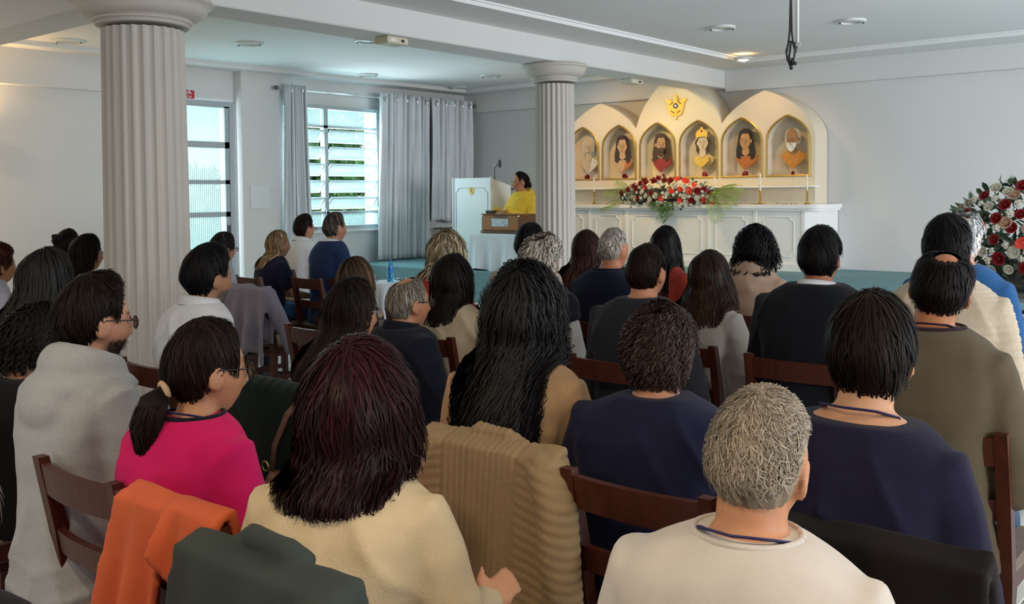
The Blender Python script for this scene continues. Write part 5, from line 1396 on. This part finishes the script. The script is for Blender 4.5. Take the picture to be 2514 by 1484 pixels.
PP('woman with dark hair tied in a high bun by the wall', 168, 562, 7.6, dict(col='#120c0a', T=.010, n=700, bun=((0, -.105, .055), .042)),
   top('dark_top', fab('dark_grey', '#22232a')), skin='#9b7156', fem=1, yaw=-10, hyaw=-5, chair=ch('wooden chair under the woman with hair bun'))
PP('woman with long dark hair and white collared shirt near the column', 214, 576, 6.35, dict(col='#160e0c', T=.014, L=.24, n=900, clump=.004, drop=(0, -.25, 0), flare=(.1, 0), ltab=([0, 60, 90, 100, 112, 180], [.26, .26, .22, .08, 0, 0])),
   top('white_shirt', WSHIRT, collar=WSHIRT), skin='#b4836a', fem=1, yaw=4, glasses='#8a8078', chair=ch('wooden chair under the woman in white collared shirt'))
PP('grey haired person cut by the frame edge', -128, 1130, 1.75, dict(col='#4b4642', grey=.5, T=.012, n=1600), top('dark_jacket', fab('charcoal', '#1d1d22')), skin='#d09a76', yaw=-38, hyaw=0, near=1, hpitch=-5, chair=ch('wooden chair under the grey haired person at frame edge'))
PP('bearded man with greying dark hair in white shirt by the column', 515, 612, 4.25, dict(col='#121013', T=.022, n=1600, grey=.015, gcol='#4a4648', clump=.004, cf=20, lift=.005, top=.014, side=.004),
   top('white_shirt', WSHIRT, collar=WSHIRT, fit=.022, wr=1.2), skin='#a87a5c', yaw=4, hyaw=2, hpitch=-4, w=1.06, near=1, beard=('#6d665f', .6, .010), chair=ch('wooden chair under the bearded man in white shirt'))
PP('person half hidden behind the near column', 440, 555, 9.0, dict(col='#2a1d18', T=.014, n=500, L=.05), top('grey_top', fab('mid_grey', '#74777e')), skin='#b98d76', fem=1, chair=ch('wooden chair behind the near column'))
PP('woman with short dark hair and glasses before the glazed door', 550, 573, 8.0, dict(col='#221c1a', T=.022, n=800, grey=.05, clump=.005, tab=([0, 50, 80, 95, 112, 130, 180], [112, 110, 102, 98, 96, 72, 58])),
   top('pale_cardigan', fab('pale_grey', '#a9abaf')), skin='#b5866a', fem=1, yaw=2, hpitch=-4, glasses='#141416', chair=ch('wooden chair under the woman before glazed door'))
PP('woman with blond half-tied hair in navy top and blue jeans', 684, 565, 8.5, dict(col='#5a4330', tip='#a58a66', T=.012, L=.14, n=900, clump=.004, swave=.006, flare=(.15, -.2), ltab=([0, 50, 75, 92, 105, 180], [.16, .16, .13, .05, 0, 0])),
   top('navy_top', NAVY, sleeve='short', fit=.02), skin='#b98a70', fem=1, yaw=8, hyaw=16, legs='#274a7c', shoes='#b9b3b0', pose={1: ((.24, .10, .70), (.17, .30, .66))}, chair=ch('wooden chair under the woman in navy top and jeans'))
PP('man with dark hair in white shirt under louvre window', 748, 530, 9.3, dict(col='#20130f', T=.018, n=800, clump=.004, top=.012), top('white_shirt', WSHIRT, collar=WSHIRT, fit=.022), skin='#b07d62', yaw=-2, hyaw=8, lanyard='#1a2334', glasses='#3a3532', chair=ch('wooden chair under the man beneath louvre window'))
SUITB = fab('blue_blazer', '#1d2f55', bump=.2)
PP('man with greying hair in blue blazer', 824, 525, 8.35, dict(col='#3a322e', grey=.3, T=.016, n=900, clump=.004, top=.010), top('blue_blazer', SUITB, kind='suit', collar=WSHIRT, colz=-.014, fit=.024, wr=.7), skin='#a87a62', yaw=6, hyaw=4, w=1.05, chair=ch('wooden chair under the man in blue blazer'))
PP('woman with long brown hair and light ends before the side table', 873, 632, 5.3, dict(col='#231712', tip='#7d6248', T=.014, L=.22, n=1000, clump=.004, flare=(.2, -.3)), top('dark_plum_top', fab('plum', '#2a1219')), skin='#b78b6e', fem=1, yaw=0, chair=ch('wooden chair under the woman before the side table'))
def lace_mat():
    m_ = fab('brown_lace', '#4a1c14', var=.5, vs=60, bump=.8, bs=90); return m_
PP('woman with long dark hair and brown lace top', 866, 687, 3.72, dict(col='#120d0c', tip='#2b1a12', T=.016, L=.34, n=1500, clump=.005, swave=.006, drop=(-.25, -.12, 0), flare=(.1, 0), ltab=([0, 60, 85, 95, 105, 180], [.38, .38, .30, .12, 0, 0])),
   top('lace_top', lace_mat(), fit=.014, crew=fab('orange_trim', '#b5612c')), skin='#b07e5e', fem=1, yaw=6, hyaw=6, hpitch=-4, w=1.05, near=1, glasses='#8d8d92', legs='#3a2420', chair=ch('wooden chair under the woman in brown lace top'))
PP('balding grey man with glasses in dark navy shirt', 1005, 677, 4.55, dict(col='#6d655a', tip='#7d756a', T=.008, n=1500, grey=.3, gcol='#9a9184', clump=.002, bald=26, lump=.002, cf=40, mess=6, lift=.004, over=0, tab=([0, 30, 55, 75, 88, 100, 112, 125, 145, 180], [112, 112, 108, 98, 88, 84, 92, 74, 56, 52])),
   top('navy_shirt', fab('dark_navy', '#10131f', bump=.2), collar=fab('dark_navy', '#10131f'), fit=.03, wr=1.5), skin='#bd8462', yaw=8, hyaw=8, w=1.12, near=1, hs=1.03, glasses='#17171a', chair=ch('wooden chair under the balding man with glasses'))
PP('blond curly woman with glasses in coral red top', 1097, 573, 5.95, dict(col='#8f7d63', tip='#b5a68a', T=.024, L=.10, n=1100, curl=.006, cturn=12, clump=.006, flare=(.3, -.8), side=.012), top('coral_top', fab('coral', '#a83a30'), fit=.03), skin='#c08a6c', fem=1, yaw=2, w=1.15, glasses='#16161a', chair=ch('wooden chair under the blond woman in coral'))
PP('woman with dark layered hair in cream top beside the navy shirt', 1110, 630, 5.0, dict(col='#140d0c', tip='#1c1210', T=.022, L=.16, n=1400, clump=.005, wave=.004, flare=(.1, -.9), side=.010), top('cream_top', fab('cream', '#b3a287'), fit=.026, wr=1.3), skin='#b78a6c', fem=1, yaw=-15, w=1.08, near=0, chair=ch('wooden chair under the woman in cream top'))
PP('man with black hair in pale shirt before the slim column', 1303, 557, 6.15, dict(col='#0d0c10', T=.024, n=1000, clump=.004, top=.010), top('pale_shirt', fab('pale_pink', '#b5a69b'), fit=.03, crew=True), skin='#a57555', yaw=-6, hyaw=-6, w=1.15, lean=.06, chair=ch('wooden chair under the man in pale shirt'))
PP('man with curly grey hair in navy vest', 1332, 580, 4.95, dict(col='#9a9184', tip='#c4bfb6', T=.018, n=1300, curl=.008, cturn=11, clump=.005, side=.012, bald=18, lift=.006), top('navy_vest', fab('vest_navy', '#10121c', bump=.2), fit=.03, sleeve='none', collar=fab('vest_navy', '#10121c')), skin='#b57653', yaw=0, hyaw=-4, w=1.08,
   extra=lambda e, f: sleeves_extra(e, f, fab('vest_sleeve', '#b3b1ac')), chair=ch('wooden chair under the man in navy vest'))
PP('woman with waist-long curly black hair in beige top', 1284, 682, 2.95, dict(col='#0d0a0b', tip='#120c0c', T=.024, L=.42, n=2600, curl=.010, cturn=15, clump=.008, cf=14, wave=.006, wf=26, flare=(.06, -.12), side=.010, top=.012, lift=.010, rough=.6, ltab=([0, 50, 75, 95, 112, 128, 180], [.52, .50, .40, .24, .10, 0, 0])),
   top('beige_top', fab('peach_beige', '#b7946f'), fit=.012), skin='#b78868', fem=1, yaw=-14, w=1.2, near=1, legs='#8fa0ad', chair=ch('wooden chair with quilted jacket under the woman with waist-long curls', px=(1200, 1100)))
PP('woman with wavy brown hair in navy beside the slim column', 1440, 568, 6.7, dict(col='#23130f', tip='#4a2b22', T=.018, L=.20, n=1000, clump=.004, swave=.007, flare=(.25, -.2), mess=8), top('navy_top', fab('deep_blue', '#151f42'), fit=.024), skin='#b58a70', fem=1, yaw=-2, w=1.05, chair=ch('wooden chair under the woman with wavy brown hair'))
PP('man with cropped silver hair in navy top', 1508, 559, 5.5, dict(col='#8f857c', tip='#aca49b', T=.007, lump=.0015, stray=.003, n=1500, buzz=1, clump=.0015, cf=40, grey=.3, gcol='#b5b0aa', lift=.004, mess=8, over=0), top('navy_top', fab('navy_tee', '#12172b'), fit=.022, crew=True), skin='#b9795a', yaw=0, hyaw=2, w=1.12, chair=ch('wooden chair under the man with silver hair'))
PP('man with short dark hair in charcoal sweater', 1590, 599, 4.25, dict(col='#1c100c', T=.010, n=1500, clump=.002, cf=34, lift=.003, mess=5, over=0), top('charcoal_sweater', fab('charcoal_knit', '#22242a', bs=220), fit=.024, collar=None), skin='#c08463', yaw=0, hyaw=2, w=1.15, near=1, chair=ch('wooden chair under the man in charcoal sweater'))
PP('woman with long straight black hair in orange-red top', 1634, 557, 6.25, dict(col='#130c0e', T=.016, L=.30, n=1000, clump=.003, flare=(.18, -.1), rough=.4), top('red_top', fab('orange_red', '#8d3121'), fit=.02), skin='#b58a6c', fem=1, yaw=2, w=1.0, chair=ch('wooden chair under the woman in orange-red top'))
PP('person with greying brown curls in navy t-shirt', 1622, 762, 2.72, dict(col='#2a1d1a', tip='#4a3a36', T=.014, n=3000, curl=.007, cturn=22, clump=.005, side=.006, bald=8, grey=.15, gcol='#5e524c', lift=.008, sw=.0014), top('navy_t_shirt', fab('navy_jersey', '#1a1c38', bs=250), fit=.026, sleeve='short', wr=1.1), skin='#c48f74', yaw=-14, hyaw=2, w=1.16, lean=.05, near=1, legs='#22242c', chair=ch('reddish wooden chair under the person with greying curls', px=(1560, 1182)))
PP('woman with shoulder-length brown hair in pale grey sweater', 1742, 619, 4.65, dict(col='#21130d', tip='#3a2417', T=.018, L=.17, n=1600, clump=.003, flare=(.55, -1.0), rough=.38, cf=30), top('pale_sweater', fab('grey_white', '#a9a59f', bs=220), fit=.020, wr=1.2), skin='#bd9074', fem=1, yaw=2, w=1.05, near=1, legs='#5a2f28', chair=ch('wooden chair under the woman in pale grey sweater'))
PP('woman with black curls in beige hoodie', 1855, 564, 5.75, dict(col='#0b0a0d', T=.026, L=.09, n=1300, curl=.008, cturn=14, clump=.006, flare=(.4, -1.2), side=.016), top('beige_hoodie', fab('beige_fleece', '#a98f7c', bs=160), kind='hoodie', fit=.028), skin='#a9795c', fem=1, yaw=-4, w=1.05, chair=ch('wooden chair under the woman in beige hoodie'))
PP('man with black hair in dark suit', 2016, 562, 4.15, dict(col='#0e0b0b', T=.015, n=1700, clump=.003, cf=34, top=.008, side=.004), top('dark_suit_jacket', fab('suit_navy', '#0d1017', bump=.15), kind='suit', collar=WSHIRT, colz=-.018, fit=.034, wr=.7), skin='#9c6447', yaw=-2, hyaw=2, w=1.2, near=1, chair=ch('wooden chair under the man in dark suit', px=(1945, 878)))
PP('man with thick black hair in cream ribbed sweater', 2328, 543, 3.95, dict(col='#0f0d0f', T=.020, n=1600, clump=.004, top=.016, mess=9, lift=.006), top('cream_sweater', fab('cream_ribbed', '#c2b49f', bs=160), fit=.026, ribs=420, wr=.9), skin='#b07a60', yaw=-4, hyaw=-4, w=1.15, near=1, chair=ch('wooden chair under the man in cream ribbed sweater'))
PP('white-haired man in bright blue shirt', 2364, 525, 4.45, dict(col='#b9bbbd', tip='#d0d3d6', T=.012, n=1400, clump=.003, bald=24, curl=.004, cturn=8, lift=.008), top('blue_shirt', fab('bright_blue', '#26578c', bump=.2), fit=.024), skin='#c98d78', yaw=2, hyaw=4, w=1.12, chair=ch('wooden chair under the white-haired man'))
PP('man with thinning dark hair in olive sweater and jeans', 2310, 612, 2.95, dict(col='#140d0b', T=.013, n=1700, clump=.003, cf=36, bald=27, lift=.006, tab=([0, 30, 55, 68, 78, 86, 95, 102, 109, 117, 128, 145, 180], [106, 106, 104, 98, 86, 77, 76, 84, 90, 84, 74, 63, 58])), top('olive_sweater', fab('olive', '#5b5140', bs=260), fit=.026, wr=1.2, crew=fab('plum_collar', '#2e1f2c')), skin='#b0714a', yaw=-2, hyaw=-8, hroll=10, hpitch=-6, w=1.06, near=1, lanyard='#32233a', legs='#2f4a66', shoes='#14161c', chair=ch('wooden chair under the man in olive sweater', px=(2285, 1040)))
# the speaker on the stage
YEL = fab('yellow_shawl', '#e0b73c', bump=.2)
PP('woman in yellow shawl with glasses playing the harmonium', 1277, 421, 11.35, dict(col='#140d0b', T=.009, n=400, clump=.002, bun=((0, -.10, -.03), .035)),
   top('yellow_shawl', YEL, kind='shawl', fit=.022, wr=1.6), skin='#b3795a', fem=1, yaw=186, hyaw=30, w=1.1, seat=.30, base=.69, near=1, glasses='#6a6258', legs='#a67a1c', lean=.05,
   pose={1: ((.26, .14, .52), (.14, .36, .655)), -1: ((-.26, .14, .52), (-.03, .36, .655)), ('f', 1): (-.15, 1, -.12), ('f', -1): (.1, 1, -.12), ('c', 1): .5, ('c', -1): .5},
   extra=lambda e, f: headset(e, f), chair=None)
P_ = at(1277, 421, 11.35)
so = tag(empty('stool', (P_[0], P_[1]+.05, .69)), 'low dark stool under the woman in yellow shawl', 'stool')
boxobj('seat', (-.19, .19, -.17, .17, .26, .30), WOODT, so, c=.01)
for a in (-1, 1):
    for b in (-1, 1): boxobj('leg', (a*.16-.015, a*.16+.015, b*.14-.015, b*.14+.015, 0, .26), WOODT, so)
run_jobs()
# ------------------------------------------------------------------ garments and bags left on chairs
def on_z(x, y, z):
    v = ray(x, y); k = (z-HC)/v[2]; return CAMP+v*k
def chair_by(label):
    return next(o for o in bpy.data.objects if o.get('label') == label and o.type == 'EMPTY')
def empty_chair(px, py, z, label, rz=0.0, dx=0, dy=0):
    p = on_z(px, py, z); return place_chair(p[0]+dx, p[1]+dy, rz, label)
def garment(name, chair, geo, m, label, vox=.010, wr=1.0, seed=1, quilt=None, cat='jacket', part='cloth', post=None):
    e = tag(empty(name, chair.location, chair.rotation_euler[2]), label, cat)
    def cb(me):
        v = getv(me); n = getn(me)
        d = (vnoise(v*np.array([16, 16, 9.]), seed)*.010+vnoise(v*np.array([38, 38, 16.]), seed+2)*.004)*wr
        if quilt: d = d+quilt(v)
        setv(me, v+n*d[:, None]); me.materials.append(m); o = link(part, me, e)
        if post: post(e, o)
    job(geo, vox, 1, cb); return e
def drape(g, u0, u1, lens, ytop=-.275, ztop=.872, th=.020, flare=0.0, slant=0.0, front=.22, nfold=3, amp=.018, seed=0):
    # a cloth hung over the top rail: down the back by lens(u), down the inside by front
    P = []; us = np.linspace(0, 1, 25)
    rows = [(-front, 0)]+[(-front*(1-t), 0) for t in (.35, .7)]+[(0, 1)]+[(t, 2) for t in np.linspace(.03, 1, 16)]
    for t, md in rows:
        row = []
        for u in us:
            x = u0+(u1-u0)*u; L = lens(u) if callable(lens) else lens
            w = amp*math.sin(u*nfold*2*math.pi+seed)
            if md == 0: row.append((x, ytop+.035, ztop+t))
            elif md == 1: row.append((x, ytop+.012, ztop+.018))
            else:
                k = min(1, t*1.6); row.append((x+(flare*(u-.5)*2+slant)*t, ytop-.030-w*k-.035*t, ztop+.010-L*t))
        P.append(row)
    g.sheet(P, th)
# quilted beige jacket
QB = fab('quilted_beige', '#9a8262', bump=.3)
c1 = chair_by('wooden chair with quilted jacket under the woman with waist-long curls')
g = Geo(); drape(g, -.235, .245, .56, flare=.05, front=.3, nfold=2, amp=.010, th=.026)
for s in (-1, 1):
    g.tube([(s*.215, -.29, .845), (s*.262, -.315, .76), (s*.285, -.335, .60), (s*.30, -.33, .45), (s*.295, -.31, .34)], [(.055, .045), (.052, .046), (.05, .045), (.047, .042), (.044, .04)], 16)
    g.ellipsoid((s*.205, -.285, .845), (.06, .05, .04), 14, 8)
g.tube([(-.09, -.235, .88), (-.05, -.25, .90), (.05, -.25, .90), (.09, -.235, .88)], [.015, .02, .02, .015], 8)
def qn(v):
    x, z = v[:, 0], v[:, 2]; mid = (np.abs(x) < .13); ch_ = np.where(mid, np.abs(np.sin(x*math.pi/.021)), np.abs(np.sin((z+.25*np.abs(x))*math.pi/.026)))
    hz = np.abs(np.sin(z*math.pi/.012)); return .005*ch_**.6+np.where(mid, .0018*hz, 0)-.006*np.exp(-((np.abs(x)-.13)/.004)**2)
garment('jacket', c1, g, QB, 'beige quilted jacket hung over a chair back', vox=.0065, wr=.7, seed=4, quilt=qn)
# coral jacket
c2 = chair_by('dark wooden chair with coral jacket under the woman in pink')
g = Geo(); drape(g, -.17, .05, lambda u: .68-.22*u, slant=-.12, flare=.05, nfold=2.0, amp=.028, front=.25, seed=1)
drape(g, .03, .21, lambda u: .10+.30*u, slant=.0, nfold=1.5, amp=.024, front=.2, seed=2, ytop=-.272)
def btn(e, o):
    for k in range(2): Geo().lathe([(.009, 0), (.010, .002), (.008, .004)], 14).obj('button', mat('coral_button', hx_('#9c4a34'), .4), o, loc=(.17, -.345, .74-.10*k), rot=(R_(90), 0, 0))
garment('jacket', c2, g, fab('coral_cloth', '#d0643f', bump=.2), 'coral orange jacket draped over a chair back', wr=.9, seed=6, vox=.009, post=btn)
# dark green-grey jacket
c3 = chair_by('dark wooden chair under the woman in cream cardigan')
g = Geo(); drape(g, -.23, .25, lambda u: .62+.05*math.sin(5*u), flare=.06, nfold=3, amp=.02, front=.25, seed=3, th=.03)
g.tube([(.20, -.29, .86), (.275, -.30, .74), (.30, -.29, .56), (.29, -.28, .42)], [(.055, .045), (.055, .05), (.052, .048), (.05, .045)], 14)
g.tube([(-.10, -.24, .89), (-.04, -.26, .915), (.06, -.26, .91), (.10, -.24, .885)], [.018, .024, .024, .018], 8)
garment('jacket', c3, g, fab('slate_jacket', '#3a423f', bump=.3, bs=200), 'slate grey jacket hung on the chair before the cream cardigan', wr=1.1, seed=8, vox=.009)
# dark jacket behind the navy sweater
c4 = chair_by('dark wooden chair under the person in navy sweater')
g = Geo(); drape(g, -.24, .24, .60, flare=.05, nfold=2, amp=.018, front=.25, seed=5, th=.03)
garment('jacket', c4, g, fab('dark_brown_jacket', '#171211'), 'dark brown jacket hung behind the person in navy sweater', wr=1.0, seed=9, vox=.013)
# lilac jacket on the empty chair in the aisle
c5 = empty_chair(610, 710, .865, 'wooden chair with lilac jacket beside the woman in jeans', dy=.275)
g = Geo(); drape(g, -.24, .24, lambda u: .52+.06*math.sin(7*u), flare=.05, nfold=3, amp=.03, front=.40, seed=2, th=.03)
for s in (-1, 1): g.tube([(s*.215, -.27, .85), (s*.27, -.24, .72), (s*.29, -.16, .56), (s*.27, -.10, .40)], [.055, .055, .05, .045], 12)
garment('jacket', c5, g, fab('lilac_cotton', '#8f8a9c', bump=.2), 'pale lilac jacket hung on the aisle chair', wr=2.2, seed=12, vox=.014)
# dark green quilted jacket on the empty chair
c6 = empty_chair(688, 962, .865, 'dark wooden chair with dark green jacket', dx=0, dy=.26)
g = Geo(); drape(g, -.25, .25, .62, flare=.04, nfold=2, amp=.012, front=.3, seed=7, th=.045)
for k in range(9): g.ellipsoid((-.22+k*.055, -.285, .885), (.034, .05, .03), 12, 8)
g.tube([(.22, -.29, .87), (.29, -.28, .80), (.32, -.22, .66), (.30, -.18, .52)], [.06, .06, .055, .05], 12)
garment('jacket', c6, g, fab('bottle_green', '#0f1b18', bump=.2), 'dark green padded jacket over a chair between the pink and lace tops', wr=.9, seed=14, vox=.013)
# navy jacket over the chair beside the man in blazer
c7 = empty_chair(842, 682, .865, 'wooden chair with back to the small side table', dy=.275)
# brown handbag hanging on the green jacket's chair
LEA = mat('bag_leather', hx_('#7a4f38'), .45, var=.15, vscale=15, bump=.2, bscale=120); LEAD = mat('bag_strap', hx_('#5a3a2c'), .5)
hb = tag(empty('handbag', (c6.location.x+.20, c6.location.y-.38, .42)), 'brown leather handbag hanging beside the dark green jacket', 'bag')
g = Geo(); rr_ = []
for z, a, b in ((0, .09, .035), (.02, .125, .055), (.08, .135, .06), (.15, .12, .05), (.20, .10, .032), (.215, .095, .018)):
    rr_.append([(a*math.copysign(abs(math.cos(t))**.7, math.cos(t)), b*math.copysign(abs(math.sin(t))**.7, math.sin(t)), z) for t in np.linspace(0, 2*math.pi, 28, endpoint=False)])
g.rings(rr_).obj('bag_body', LEA, hb, smooth=50)
Geo().cbox(-.10, .10, -.062, -.05, .10, .20, .006).obj('flap', LEA, hb)
for s in (-1, 1): Geo().tube([(s*.085, -.01, .19), (s*.075, .0, .30), (s*.045, .03, .40), (0, .06, .46)], [(.004, .014)]*4, 8).obj('strap', LEAD, hb, smooth=True)
for s in (-1, 1): Geo().tube([(s*.088+.016*math.cos(a), -.028, .235+.016*math.sin(a)) for a in np.linspace(0, 6.283, 15)], .0035, 6, cap=False).obj('ring', BRASS, hb, smooth=True)
run_jobs()
